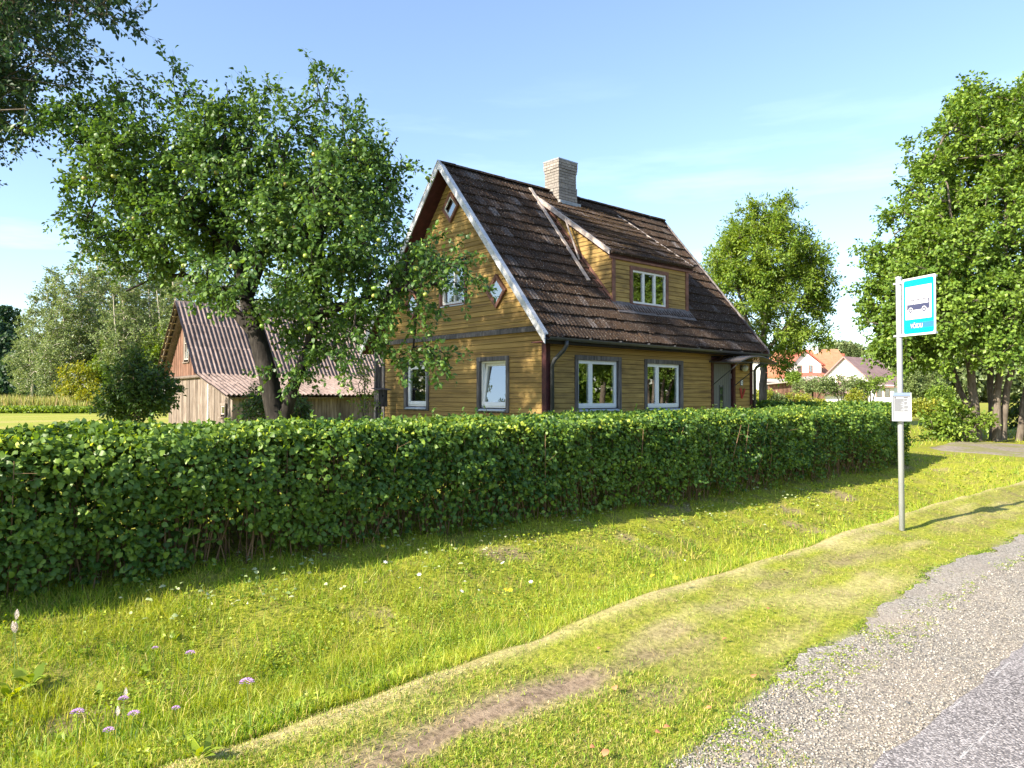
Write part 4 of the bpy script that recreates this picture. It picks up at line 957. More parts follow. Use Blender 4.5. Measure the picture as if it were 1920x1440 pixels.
def vboards(parent, mp, a0, a1, zlo, zhi, mat, w=.155, rng=rg, name='board', skip=None, d=.0):
    a = a0
    while a < a1-.04:
        e = min(a1, a+w*rng.uniform(.75,1.25)); zt = min(zhi(a), zhi(e)); zb = zlo+rng.uniform(-.03,.02)
        segs = [(zb, zt)]
        if skip and e > skip[0] and a < skip[1]: segs = [(zb, skip[2]), (skip[3], zt)]
        dd = d+rng.uniform(0,.014)
        for s0, s1 in segs:
            if s1-s0 > .05: MB().box((a+.006,dd,s0),(e-.006,dd+.025,s1),mp).build(name, mat, parent)
        a = e
m = MB(); prof = [(0,0),(0,bz(0)-.08),(BM,bz(BM)-.12),(pw,bz(pw)-.12),(BW,bz(BW)-.12),(BW,0)]
m.prism([(.05,y if 0<y<BW else (.03 if y==0 else BW-.03),z) for y,z in prof], [(BL,y if 0<y<BW else (.03 if y==0 else BW-.03),z) for y,z in prof]); bcore = m.build('barn_frame', M_dark, barn)
gw = MB().box((.02,.03,0),(.048,BW-.03,.25)).build('gable_wall', M_bw, barn)
vboards(gw, gable, 0, BM-.35, 0, lambda a: bz(a)-.08, M_bw, skip=(.62,1.15,.42,.92))
vboards(gw, gable, BM-.32, BW, 0, lambda a: 2.02, M_bw, .17)
vboards(gw, gable, BM-.1, BW, 2.0, lambda a: bz(a)-.12, M_bwr, .15, skip=(4.72,5.42,2.62,3.95), d=.03)
MB().tube([(-.10,BM-.35,2.0),(-.12,4.5,1.98),(-.10,BW+.25,1.95)], .07, 8).build('beam', M_bw, barn, smooth=True)
MB().box((BM-.20,.04,0),(BM-.10,.07,1.95),gable).build('pale_post', M_whitew, barn)
MB().box((-.02,.0,0),(.14,.05,bz(0)-.1),gable).build('corner_post', M_bw, barn)
def bwin(o, cross):
    a0,a1,z0,z1 = o; w = MB().box((a0-.09,.03,z1),(a1+.09,.085,z1+.09),gable).box((a0-.09,.03,z0-.09),(a0,.08,z1-.001),gable).box((a1,.03,z0-.09),(a1+.09,.08,z1-.001),gable).box((a0-.12,.03,z0-.14),(a1+.12,.12,z0-.09),gable).build('window', M_bw, barn)
    m = MB().box((a0,.03,z1-.05),(a1,.06,z1),gable).box((a0,.03,z0),(a1,.06,z0+.05),gable).box((a0,.03,z0+.05),(a0+.05,.06,z1-.05),gable).box((a1-.05,.03,z0+.05),(a1,.06,z1-.05),gable)
    if cross: zc = z0+(z1-z0)*.62; m.box((a0+.05,.03,zc-.02),(a1-.05,.059,zc+.02),gable).box(((a0+a1)/2-.015,.03,z0+.05),((a0+a1)/2+.015,.058,zc-.02),gable)
    m.build('frame', M_trim, w); MB().box((a0+.04,.035,z0+.04),(a1-.04,.04,z1-.04),gable).build('pane', M_glass, w)
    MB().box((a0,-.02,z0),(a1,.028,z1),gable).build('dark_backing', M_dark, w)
bwin((4.80,5.34,2.72,3.85), True); bwin((.70,1.07,.50,.84), False)
swl = MB().box((.05,.028,0),(BL,.035,.2)).build('side_wall', M_bw, barn)
vboards(swl, lambda a,d,z: (a,-d,z), 0, BL, 0, lambda a: bz(0)-.16, M_bw, .19)
# roof sheets
def sheet_mesh(L, nw=6):
    wv = .18; n = nw*6; xs = np.linspace(0, nw*wv+.03, n+1); zz = .040*np.cos(xs/wv*2*math.pi)
    V = [(x,0,z) for x,z in zip(xs,zz)]+[(x,L,z) for x,z in zip(xs,zz)]+[(x,0,z-.014) for x,z in zip(xs,zz)]+[(x,L,z-.014) for x,z in zip(xs,zz)]
    k = n+1; F = [(i,i+1,k+i+1,k+i) for i in range(n)]+[(2*k+i,3*k+i,3*k+i+1,2*k+i+1) for i in range(n)]+[(2*k+i,2*k+i+1,i+1,i) for i in range(n)]
    return unlink_mesh(MB().poly(V, F).build('roof_sheet', M_et, None, smooth=False))
rfb = MB()
a = [(-.02,y,bz(y)-.07) for y in (-.35,BM,pw)]; rfb.prism([(-.3,-.3,bz(-.3)-.11),(-.3,BM,bz(BM)-.11),(-.3,pw,bz(pw)-.11),(-.3,BW+.3,bz(BW+.3)-.11),(-.3,BW+.3,bz(BW+.3)-.16),(-.3,pw,bz(pw)-.18),(-.3,BM,bz(BM)-.16),(-.3,-.3,bz(-.3)-.16)],
    [(BL+.2,-.3,bz(-.3)-.11),(BL+.2,BM,bz(BM)-.11),(BL+.2,pw,bz(pw)-.11),(BL+.2,BW+.3,bz(BW+.3)-.11),(BL+.2,BW+.3,bz(BW+.3)-.16),(BL+.2,pw,bz(pw)-.18),(BL+.2,BM,bz(BM)-.16),(BL+.2,-.3,bz(-.3)-.16)])
broof = rfb.build('barn_roof', M_bw, barn)
def lay(y0, y1, rows, flip=False, x0=-.55):
    z0, z1 = bz(y0), bz(y1); L = math.hypot(y1-y0, z1-z0)/rows; ang = math.atan2(z1-z0, y1-y0); me = sheet_mesh(L+.12)
    for r in range(rows):
        for c in range(11):
            x = x0+c*1.08; f = r/rows; sag = -.02*c if y0 < 0 and r == 0 else 0
            y = y0+(y1-y0)*f; z = z0+(z1-z0)*f+.0+rg.uniform(-.008,.008)-r*.0
            o = inst('roof_sheet', me, broof, (x, y-.06*math.cos(ang), z-.06*math.sin(ang)+.012*((r+c)%2)+.02*(rows-r)), (ang+.012+rg.uniform(-.003,.003), rg.uniform(-.004,.004), 0))
lay(-.45, BM, 2); lay(BM, pw-.02, 3)
lay(BW+.45, pw+.02, 3)
m = MB(); m.prism([(-.55,pw-.20,pk-.20),(-.55,pw,pk+.09),(-.55,pw+.20,pk-.20),(-.55,pw,pk+.06)], [(BL+.9,pw-.20,pk-.20),(BL+.9,pw,pk+.09),(BL+.9,pw+.20,pk-.20),(BL+.9,pw,pk+.06)]); m.build('ridge_cap', M_et, barn)
for i in range(12):                     # battens showing under the left overhang
    w = pw+.15+i*(BW+.35-pw-.15)/11
    MB().box((-.50,w-.03,bz(w)-.13),(-.02,w+.09,bz(w)-.09)).build('batten', M_straw, barn)
MB().prism([(-.46,pw,bz(pw)-.02),(-.46,BW+.4,bz(BW+.4)-.02),(-.46,BW+.4,bz(BW+.4)-.09),(-.46,pw,bz(pw)-.12)],[(-.43,pw,bz(pw)-.02),(-.43,BW+.4,bz(BW+.4)-.02),(-.43,BW+.4,bz(BW+.4)-.09),(-.43,pw,bz(pw)-.12)]).build('bargeboard', M_bw, barn)

# nest box on a post beside the house
u_, v_ = 10.2, 17.6; px_, py_ = (708-960)/1370*19.6, 19.6
nb = thing('nest_box', 'weathered grey bird box on a board post at the left corner of the yellow house', 'bird box', (px_,py_,CZ-1.3), ANG+.2)
M_old = M_grayw
MB().box((-.10,-.03,0),(.0,.03,2.45)).build('post', M_old, nb); MB().box((.05,-.02,0),(.13,.04,2.05)).build('post', M_old, nb)
bx = MB().box((-.15,-.20,.98),(.17,-.035,1.42)).build('box_body', M_old, nb)
MB().prism([(-.22,-.28,1.42),(.24,-.28,1.42),(.24,.02,1.46),(-.22,.02,1.46)],[(-.22,-.28,1.445),(.24,-.28,1.445),(.24,.02,1.485),(-.22,.02,1.485)]).build('lid', M_old, nb)
MB().tube([(.0,-.203,1.27),(.0,-.199,1.27)], .03, 10).build('entrance_hole', M_dark, bx)

# ================================================================== BUS STOP
M_pole = mat_plain('galvanised_pole', (.42,.44,.47), .38, .5, metal=.25, var=.10, sc=3)
M_swhite = mat_plain('sign_white', (.60,.60,.60), .4, var=.02)
def mat_flat(n, c, r=.4): return mat_plain(n, c, r, .4, var=.03, bs=0)
M_cyan = mat_flat('sign_turquoise', (.0,.33,.47)); M_busb = mat_flat('faded_bus_blue', (.045,.05,.105)); M_strip = mat_flat('name_strip_blue', (.03,.16,.50)); M_strip2 = mat_flat('name_strip_faded', (.03,.11,.27))
bz0 = float(hz(*xy2uv(4.29,8.06))); stop = thing('bus_stop_pole', 'tall grey metal pole carrying the bus stop sign and a framed timetable', 'pole', (4.29,8.06,bz0), 0)
PH = 1.55+218/1370*8.06-bz0
stop.rotation_euler = (0, R(-.35), 0)
MB().tube([(0,0,-.3),(0,0,PH-.02),(0,0,PH)], [.030,.030,.028], 20).build('post', M_pole, stop, smooth=False)
for p in stop.children: p.data.polygons.foreach_set('use_smooth', [len(q.vertices)==4 for q in p.data.polygons])
MB().tube([(0,0,PH-.004),(0,0,PH+.018)], [.034,.032], 20).build('cap', M_pole, stop)
SW, SH = .45, .625; sg = thing('bus_stop_sign', 'turquoise and white bus stop sign with a bus pictogram and the name VÕIDU', 'sign', (4.29,8.06,bz0), 0)
sd = Vector((.26,-.965,0)).normalized(); yaw = math.atan2(sd.y, sd.x); sg.rotation_euler = (0,0,yaw); sg.location = Vector((4.29,8.06,bz0+PH-.02-SH))+sd*.045+Vector((-.012,0,0))
# local: x along the plate away from the pole, -y is the printed face, z up
fm = lambda a, d, z: (a, -d, z)
def rrect(m, x0, x1, z0, z1, r, d0, d1, n=5):
    P = []
    for cx, cz, a0 in ((x1-r,z1-r,0),(x0+r,z1-r,90),(x0+r,z0+r,180),(x1-r,z0+r,270)):
        for i in range(n+1): a = R(a0+90*i/n); P.append((cx+r*math.cos(a), cz+r*math.sin(a)))
    return m.prism([fm(x,d0,z) for x,z in P], [fm(x,d1,z) for x,z in P])
plate = rrect(MB(), 0, SW, 0, SH, .012, 0, .004).build('plate', M_swhite, sg)
rrect(MB(), .022, SW-.022, .022, SH-.022, .028, .004, .0055).build('border_panel', M_cyan, sg)
pn = MB().box((.050,.0055,.175),(SW-.050,.007,SH-.095),fm).build('white_panel', M_swhite, sg)
MB().box((.115,.0055,.075),(.275,.007,.135),fm).build('name_strip', M_strip2, sg); MB().box((.276,.0055,.078),(SW-.022,.007,.137),fm).build('name_strip', M_strip, sg)
text('VÕIDU', .066, M_swhite, sg, Matrix.Translation((.122,-.0085,.080)) @ Matrix.Rotation(R(90),4,'X'), 'lettering', ext=.0008, bold=.0007, sx=.78)
# pictogram
bus = MB(); b0, b1, bzl, bzm, bzt = .073, .372, .275, .335, .385
def pp(P, d0=.007, d1=.0082): bus.prism([fm(x,d0,z) for x,z in P], [fm(x,d1,z) for x,z in P])
pp([(b0,bzl+.008),(b0+.006,bzl),(b1-.004,bzl),(b1,bzl+.006),(b1-.001,bzm),(b0+.002,bzm)])
pp([(b0+.028,bzt-.004),(b0+.032,bzt),(b1-.012,bzt),(b1-.004,bzt-.006),(b1-.001,bzm),(b1-.012,bzm),(b1-.020,bzt-.009),(b0+.032,bzt-.009)])
pp([(b0+.002,bzm),(b0+.009,bzm),(b0+.036,bzt-.006),(b0+.028,bzt-.004)])
for x in (b0+.085, b0+.152, b0+.222): pp([(x,bzm),(x+.006,bzm),(x+.006,bzt-.004),(x,bzt-.004)])
bus.build('bus_pictogram', M_busb, sg)['kind'] = 'stuff'
def disc(x, z, r0, r1, d0, d1, nm, mat):
    n = 18; P = [(x+r0*math.cos(2*math.pi*i/n), z+r0*math.sin(2*math.pi*i/n)) for i in range(n)]
    if r1 == 0: return MB().prism([fm(a,d0,c) for a,c in P], [fm(a,d1,c) for a,c in P]).build(nm, mat, sg)
    Q = [(x+r1*math.cos(2*math.pi*i/n), z+r1*math.sin(2*math.pi*i/n)) for i in range(n)]; m = MB()
    for i in range(n): j = (i+1)%n; m.prism([fm(*a) for a in ((P[i][0],d0,P[i][1]),(P[j][0],d0,P[j][1]),(Q[j][0],d0,Q[j][1]),(Q[i][0],d0,Q[i][1]))], [fm(*a) for a in ((P[i][0],d1,P[i][1]),(P[j][0],d1,P[j][1]),(Q[j][0],d1,Q[j][1]),(Q[i][0],d1,Q[i][1]))])
    return m.build(nm, mat, sg)
for x in (b0+.05, b0+.232): disc(x, bzl-.002, .031, 0, .0083, .0088, 'wheel_arch', M_swhite); disc(x, bzl-.004, .025, .012, .0089, .0096, 'wheel', M_busb)
for x, z in ((.012,.012),(SW/2,.011),(SW-.012,.014),(SW-.012,SH-.012),(SW/2,SH-.011),(.012,SH-.012)): disc(x, z, .005, 0, .004, .007, 'rivet', mat_rust if 'mat_rust' in globals() else globals().setdefault('mat_rust', mat_plain('rusty_bolt', (.25,.14,.10), .7)))
MB().box((.01,-.03,-.0),(.44,-.001,.022),fm).build('rail', M_pole, sg); MB().box((.01,-.03,SH-.03),(.44,-.001,SH-.008),fm).build('rail', M_pole, sg)
for z in (-.002, SH-.045):
    MB().tube([(-.045+.012,0.0,z),(-.045+.012,0,z+.028)], .0375, 16).build('clamp', M_pole, sg); MB().box((-.16+.04,-.012,z+.004),(-.07,.012,z+.024)).build('bolt', M_pole, sg)
# timetable box
tb = thing('timetable_case', 'small grey framed timetable holder fixed to the bus stop pole', 'notice', (4.29-.03,8.06-.05,1.55+(740-789)/1370*8.06), 0); tb.rotation_euler = (0, R(-.3), R(-24))
TWd, THt = .190, .31; x0 = -TWd*.46
MB().box((x0,-.0,0),(x0+TWd,.022,THt),fm).build('case', M_metal if False else mat_plain('grey_case', (.20,.22,.26), .45), tb)
m = MB().box((x0,.022,0),(x0+.012,.034,THt),fm).box((x0+TWd-.012,.022,0),(x0+TWd,.034,THt),fm).box((x0+.012,.022,0),(x0+TWd-.012,.034,.012),fm); m.build('frame', M_pole, tb)
MB().box((x0+.012,.022,THt-.035),(x0+TWd-.012,.034,THt),fm).build('header', mat_plain('blue_grey_header', (.16,.21,.32), .4), tb)
pgr = MB().box((x0+.016,.023,.014),(x0+TWd-.016,.0245,THt-.038),fm).build('paper', mat_flat('timetable_paper', (.26,.27,.29), .5), tb)
M_gp = mat_flat('print_grey', (.03,.03,.035)); M_gd = mat_flat('print_dark', (.06,.06,.07)); m = MB(); z = THt-.075
for i in range(13):
    a = x0+.026; e = x0+.105+rg.uniform(-.02,.02); m.box((a,.0246,z),(e,.0252,z+.0045),fm)
    if i%4 != 2: m.box((x0+.120,.0246,z),(x0+.120+rg.uniform(.02,.04),.0252,z+.0045),fm)
    z -= .0105
m.build('print', M_gp, pgr)['kind'] = 'stuff'
MB().box((x0+.026,.0246,THt-.062),(x0+.042,.0254,THt-.048),fm).build('emblem', M_gd, pgr); MB().box((x0+.115,.0246,THt-.058),(x0+.155,.0254,THt-.049),fm).build('heading', M_gd, pgr)

# ================================================================== TREES
M_bark = mat_wood('apple_bark', (.008,.007,.006), (.024,.020,.017), (.060,.053,.046), axis=(5,5,1.2), sc=5, rnd=0, bs=.9)
M_barkl = mat_wood('grey_brown_bark', (.06,.047,.037), (.14,.115,.09), (.25,.215,.18), axis=(5,5,1), sc=4, rnd=0, bs=.7)
M_birch = mat_wood('pale_birch_bark', (.20,.17,.13), (.46,.41,.34), (.62,.58,.52), axis=(2,2,6), sc=2, rnd=.1, bs=.2)
ML_apple = mat_leaf('apple_leaf', (.028,.070,.018), (.058,.130,.028), (.13,.22,.04), trans=.33, spec=.4)
ML_oak = mat_leaf('oak_leaf', (.010,.032,.014), (.022,.056,.020), (.05,.095,.028), trans=.3)
ML_linden = mat_leaf('linden_leaf', (.055,.115,.018), (.115,.21,.03), (.22,.32,.05), trans=.33)
ML_ash = mat_leaf('ash_leaf', (.06,.12,.018), (.13,.23,.028), (.25,.33,.045), trans=.38)
ML_birch = mat_leaf('birch_leaf', (.07,.11,.035), (.13,.19,.06), (.23,.29,.10), trans=.33)
ML_bush = mat_leaf('dark_shrub_leaf', (.025,.055,.015), (.05,.10,.025), (.10,.17,.035), trans=.3)
ML_yel = mat_leaf('yellow_green_leaf', (.10,.15,.02), (.20,.25,.03), (.38,.37,.05), trans=.35)
ML_grn = mat_leaf('fresh_shrub_leaf', (.06,.12,.015), (.13,.22,.03), (.24,.33,.05), trans=.35)

def at(px, py, d): return ((px-960)/1370*d, d, CZ+(740-py)/1370*d)
def blob(px, py, d, rx, rz_, ry): p = at(px, py, d); k = d/1370; return (*p, rx*k, ry, rz_*k)
D0 = 10.0; gy = CZ-1.32
def st(l, d0=D0): return [(*at(px, py, d), r) for px, py, d, r in l]
stems = [st([(524,925,D0,.17),(520,790,D0,.14),(502,700,D0,.13),(480,625,10.05,.12),(462,560,10.1,.10),(440,470,10.1,.08),(415,380,10.1,.05),(400,300,10.0,.03)]),
         st([(530,800,D0,.09),(548,730,9.9,.085),(580,650,9.9,.075),(590,590,9.8,.075),(585,500,9.8,.06),(610,400,9.7,.035),(630,300,9.7,.02)]),
         st([(478,625,10.05,.09),(440,585,10.1,.07),(390,545,10.3,.05),(345,515,10.4,.035),(290,520,10.5,.02),(235,545,10.5,.012)]),
         st([(590,590,9.8,.07),(640,575,9.7,.055),(690,560,9.6,.045),(760,540,9.5,.03),(830,530,9.5,.015)]),
         st([(462,560,10.1,.08),(500,450,10.4,.06),(520,350,10.6,.04),(540,260,10.7,.02)]),
         st([(440,470,10.1,.06),(350,400,10.0,.045),(260,350,9.9,.03),(180,330,9.8,.015)])]
for s_ in stems[1:]: s_[0] = s_[0]+(1,)
B = [blob(255,310,10,110,68,1.1), blob(200,390,10,70,90,1.), blob(350,330,10,120,90,1.3), blob(330,430,10,100,70,1.2), blob(440,275,10.2,90,60,1.1), blob(470,390,10,130,100,1.5), blob(545,275,10,60,45,.7), blob(640,280,9.9,45,40,.6),
     blob(575,318,10,100,72,1.2), blob(600,420,9.8,120,110,1.4), blob(660,340,9.9,75,80,1.0), blob(690,460,9.7,70,100,1.), blob(480,530,9.6,90,55,1.), blob(620,540,9.7,90,60,1.1),
     blob(690,590,9.6,45,75,.7), blob(800,505,9.5,75,55,.6), blob(755,575,9.5,50,34,.5), blob(770,665,9.4,75,28,.4), blob(140,235,9.8,65,60,.6), blob(580,620,9.8,70,50,.6), blob(270,470,10.2,55,60,.6), blob(640,660,9.6,30,40,.4),
     blob(260,500,10.0,26,30,.3), blob(545,680,9.8,45,45,.4)]
tx = np.array([at(px, py, 10+.4*math.sin(px)) for px, py in ((325,135),(290,175),(345,165),(385,190),(475,185),(505,165),(520,190),(590,145),(600,185),(618,135),(640,215),(655,200),(430,200),(400,230),(215,150),(230,180),(700,280),(745,310),(150,330),(135,370),(885,520),(870,480),(330,200),(560,210),(265,160),(225,185))])
apple, AP, arng = make_tree('apple_tree', 'old gnarled apple tree full of green apples leaning in front of the barn', 'tree', stems, B, 600, .072, ML_apple, M_bark, 21,
    twigs=6, per=17, tl=.42, r1=.0045, rmax=.06, shape='oval', drop=.35, up=.15, tipsx=tx, pen=.12, asp=.58)
# young upright shoots above the crown
V_, F_, o_ = [], [], 0
tv, tf = [], []
for px, py, qx, qy in ((330,200,318,112),(352,200,300,135),(395,215,430,165),(480,235,500,140),(520,240,470,160),(585,235,592,128),(600,240,622,122),(640,290,652,175),(240,250,212,140),(270,260,262,165),(700,330,745,255),(300,260,255,190),(430,230,420,150),(560,250,520,190),(180,300,120,230),(740,350,752,290),(850,470,880,440)):
    a, b = np.array(at(px,py,10)), np.array(at(qx,qy,9.9)); n = 7; mid = (a+b)/2+arng.normal(size=3)*.05
    c = np.array([a*(1-f)**2+2*mid*f*(1-f)+b*f*f for f in np.linspace(0,1,n)]); V, F = tubes_geo(c[:-1], c[1:], np.full(n-1,.005), np.full(n-1,.004), 4); tv.append(V); tf.append((V,F))
    m = 22; f = np.linspace(.1,1,m); P = np.array([a*(1-t)**2+2*mid*t*(1-t)+b*t*t for t in f]); D = norm(np.tile(b-a,(m,1))/np.linalg.norm(b-a)*.6+arng.normal(size=(m,3))*.7)
    L = .07*(1.15-f*.5); V_.append(P); F_.append((P,D,L))
Vall = []; Fall = []; k = 0
for V, F in tf: Vall.append(V); Fall.append(F+k); k += len(V)
org = np.array(apple.location)
o = mesh_np('shoot', np.concatenate(Vall)-org, np.concatenate(Fall), M_bark, apple); o['kind'] = 'stuff'
P = np.concatenate([q[0] for q in F_]); D = np.concatenate([q[1] for q in F_]); L = np.concatenate([q[2] for q in F_])
V, F = leaves_geo(P-org, D, norm(arng.normal(size=(len(P),3))*.6+[0,0,.7]), L, L*.5, 'oval'); mesh_np('shoot_leaves', V, F, ML_apple, apple)['kind'] = 'stuff'
# bare hanging twigs at the left
# apples
bm = bmesh.new(); bmesh.ops.create_icosphere(bm, subdivisions=2, radius=.033)
for v in bm.verts: v.co.z *= .9; r_ = math.hypot(v.co.x, v.co.y); v.co.z -= .010*math.exp(-(r_/.010)**2)*(1 if v.co.z > 0 else -.5)
for f in bm.faces: f.smooth = True
ame = bpy.data.meshes.new('apple'); bm.to_mesh(ame); bm.free()
t = NT('green_apple'); rv = t.n('ObjectInfo').outputs['Random']; ame.materials.append(t.done(t.ramp(rv, [(0,(.12,.22,.03)),(.6,(.18,.29,.04)),(.9,(.28,.33,.06)),(1,(.34,.25,.07))]), .35, .5))
sel = arng.permutation(len(AP)); cnt = 0
for i in sel:
    p = AP[i]
    if p[1] < 9.9 and p[2] < 5.0 and cnt < 230: inst('apple', ame, apple, tuple(p-org-np.array([0,.02,.05])), (0,0,arng.uniform(0,6)), (1,1,1)); cnt += 1

# oak overhanging from the left
ost = [[(-11.6,11.2,.2,.45),(-11.5,11.2,2.2,.38),(-11.2,11.1,4.2,.33),(-11,11,6.5,.25),(-10.8,11,9,.14),(-10.8,11,11,.07)],
       [(-11.2,11.1,4.2,.2,1),(-9.6,10.6,5.8,.15),(-8.0,10.0,6.6,.10),(-6.4,9.6,6.9,.05)], [(-11,11,6.5,.18,1),(-9,12.2,8.2,.12),(-7.6,12.8,9.2,.06)], [(-11.2,11.1,4.2,.18,1),(-12.6,9.2,6.2,.12),(-13.4,7.6,7.2,.06)],
       [(-10.8,11,9,.12,1),(-9.2,11.1,10.4,.09),(-7.4,11.2,11.2,.05)],
       [(-9.6,10.6,5.8,.1,1),(-8.0,9.4,5.2,.06),(-7.0,9.0,5.0,.03)]]
OB = [(-7.6,11.2,11.2,2.6,2.4,1.7),(-11,11,9.2,3.6,3.6,2.6),(-9.4,11.6,7.6,2.2,2.4,1.9),(-12.6,9.3,7.6,2.6,2.3,2.2),(-8.0,9.8,7.6,1.6,1.5,1.3),(-6.5,9.3,7.1,1.3,1.2,.75),(-6.05,9.2,6.3,.95,.8,.55),(-6.6,9.2,5.45,.8,.8,.5),(-7.15,9.2,4.85,.5,.6,.3),(-5.35,9.2,6.35,.45,.5,.35),(-9.2,9.6,5.6,1.3,1.3,1.1),(-10.4,13.0,7.2,1.8,1.8,1.8),(-11.0,12.6,5.6,1.2,1.2,1.2),(-11.6,12.6,5.0,1.8,1.6,1.4)]
make_tree('oak_tree', 'dark oak reaching in from the top left corner above the apple tree', 'tree', ost, OB, 1250, .085, ML_oak, M_barkl, 33, twigs=7, per=18, tl=.6, r1=.006, rmax=.1, shape='quad', asp=.62, pen=.15)

# many stemmed linden on the right
lx, ly = 14.6, 22.6; lz = float(hz(*xy2uv(lx, ly)))
lst = []
for i, (dx, dy, r, tx_, ty_) in enumerate(((-.35,-.2,.125,-1.2,-.6),(.12,-.35,.105,-.2,-1.),(.35,-.3,.10,.6,-.9),(1.05,0,.09,2.0,.2),(1.4,.1,.11,4.8,-.4),(.6,.5,.10,.4,1.2),(-.1,.35,.09,-1.8,1.6),(1.5,.3,.10,5.2,.9))):
    top = 8.6-abs(tx_)*.75; lst.append([(lx+dx,ly+dy,lz-.1,r*1.25),(lx+dx+tx_*.08,ly+dy+ty_*.08,lz+1.1,r),(lx+dx+tx_*.3,ly+dy+ty_*.3,lz+2.6,r*.85),(lx+dx+tx_*.65,ly+dy+ty_*.65,lz+top*.62,r*.5),(lx+dx+tx_,ly+dy+ty_,lz+top,r*.2)])
c0 = (lx+.75, ly, 0)
LB = [(c0[0],ly,6.2,3.8,3.4,2.8),(c0[0]-.2,ly,8.8,2.6,2.6,2.1),(c0[0]-2.3,ly-.3,5.2,2.1,2.1,1.9),(c0[0]-2.6,ly-.5,3.6,1.9,1.6,1.0),(c0[0]-1.4,ly-1.6,3.9,1.8,1.4,1.2),(c0[0]+1.2,ly-1.5,4.1,2.0,1.5,1.3),(c0[0]+3,ly,5.4,2.4,2.4,2.2),(c0[0],ly+2,4,2.6,1.5,1.6),(c0[0]-.4,ly,10.2,1.3,1.3,1.0),(c0[0]+1.3,ly,9.9,1.4,1.3,1.1),(c0[0]+3.2,ly-.5,3.5,1.9,1.7,1.2),(c0[0]-3.3,ly-.3,4.6,1.4,1.4,1.1),(c0[0]-3.1,ly-.6,3.0,1.1,1.1,.8),(c0[0]-1.6,ly-1.7,3.1,1.3,1.0,.7),(c0[0]+.8,ly-1.9,3.2,1.4,.9,.6)]
LINDEN = make_tree('linden_tree', 'big round sunlit linden with several grey trunks at the right behind the bus stop', 'tree', lst, LB, 1500, .125, ML_linden, M_barkl, 44, twigs=6, per=19, tl=.62, r1=.008, rmax=.12, shape='quad', asp=.8, up=.35, pen=.1)[0]
# ash behind the right end of the house
ax, ay = (1433-960)/1370*27.5, 27.5; azg = CZ-1.25
ast_ = [[(ax,ay,azg-.1,.17),(ax-.05,ay,azg+1.6,.14),(ax-.05,ay,azg+2.6,.13),(ax+.1,ay,azg+4.4,.09),(ax+.05,ay,azg+6.4,.05),(ax,ay,azg+7.6,.02)],
        [(ax-.05,ay,azg+2.6,.09,1),(ax-.7,ay,azg+4.2,.06),(ax-1.1,ay,azg+5.8,.03)],[(ax-.05,ay,azg+2.6,.08,1),(ax+1.,ay-.2,azg+4.2,.05),(ax+1.7,ay,azg+5.4,.025)]]
AB = [(ax+.1,ay,azg+6.4,1.9,1.8,1.5),(ax-.8,ay,azg+5.0,1.5,1.5,1.4),(ax+1.0,ay,azg+5.3,1.5,1.5,1.4),(ax,ay,azg+7.3,1.3,1.2,.8),(ax+1.5,ay-.3,azg+3.6,1.0,.9,.5),(ax+.3,ay,azg+3.5,1.3,1.1,.7),(ax+.45,ay-.6,azg+2.55,.5,.5,.35),(ax-.9,ay,azg+6.3,1.2,1.2,1.0),(ax+2.0,ay,azg+4.5,.8,.8,.5),(ax-1.75,ay,azg+5.2,.7,.7,.8),(ax+.7,ay,azg+8.15,.6,.6,.45),(ax-.5,ay,azg+8.0,.5,.5,.4),(ax+1.7,ay,azg+6.5,.6,.7,.6)]
ASH = make_tree('ash_tree', 'light green ash tree rising behind the right end of the yellow house', 'tree', ast_, AB, 480, .15, ML_ash, M_barkl, 55, twigs=7, per=18, tl=.5, r1=.007, rmax=.07, shape='quad', asp=.36, up=.3, pen=.1)[0]

# shrubs
def shrub(name, label, cx, cy, blobs, n, leaf, mat, seed, cat='shrub', group=None, bark=None, nst=5, base_z=None, twigs=5, per=9, tl=.3, shape='quad', asp=.6, r=.03, up=.2):
    g = base_z if base_z is not None else CZ-1.3; sts = []; rr = random.Random(seed)
    zt = max(b[2] for b in blobs)
    for i in range(nst):
        dx, dy = rr.uniform(-.2,.2), rr.uniform(-.2,.2); b = blobs[i%len(blobs)]
        sts.append([(cx+dx,cy+dy,g-.05,r),(cx+dx+(b[0]-cx)*.4,cy+dy+(b[1]-cy)*.4,g+(b[2]-g)*.5,r*.7),(b[0],b[1],b[2],r*.3)])
    return make_tree(name, label, cat, sts, blobs, n, leaf, mat, bark or M_barkl, seed, group, twigs, per, tl, .004, .03, shape, up=up, pen=.1, asp=asp)[0]
d = 15.5; x, y, _ = at(262,760,d)
shrub('lilac_bush', 'dark rounded bush standing on the lawn left of the barn', x, y, [blob(262,745,d,55,40,.6),blob(240,710,d,40,35,.5),blob(285,725,d,35,40,.5),blob(250,690,d,25,22,.35),blob(230,750,d,32,25,.4)], 130, .095, ML_bush, 61, cat='bush', per=11)
d = 17.; x, y, _ = at(495,770,d)
shrub('green_bush', 'small leafy bush against the barn, left of the apple trunk', x, y, [blob(493,765,d,33,28,.5),blob(500,745,d,20,20,.4)], 60, .075, ML_bush, 62, cat='bush')
x, y, _ = at(560,775,d)
shrub('green_bush', 'small leafy bush against the barn, right of the apple trunk', x, y, [blob(548,770,d,26,26,.5),blob(540,755,d,14,16,.3)], 45, .075, ML_bush, 63, cat='bush')
d = 18.5; x, y, _ = at(687,780,d)
shrub('young_tree', 'thin sapling with sparse leaves in front of the barn roof near the house corner', x, y, [blob(680,690,d,22,30,.3),blob(672,720,d,18,22,.3),blob(687,760,d,16,30,.3)], 34, .07, ML_grn, 64, cat='sapling', nst=2, per=6, twigs=3)
d = 21.5; x, y = 13.2, 22.0
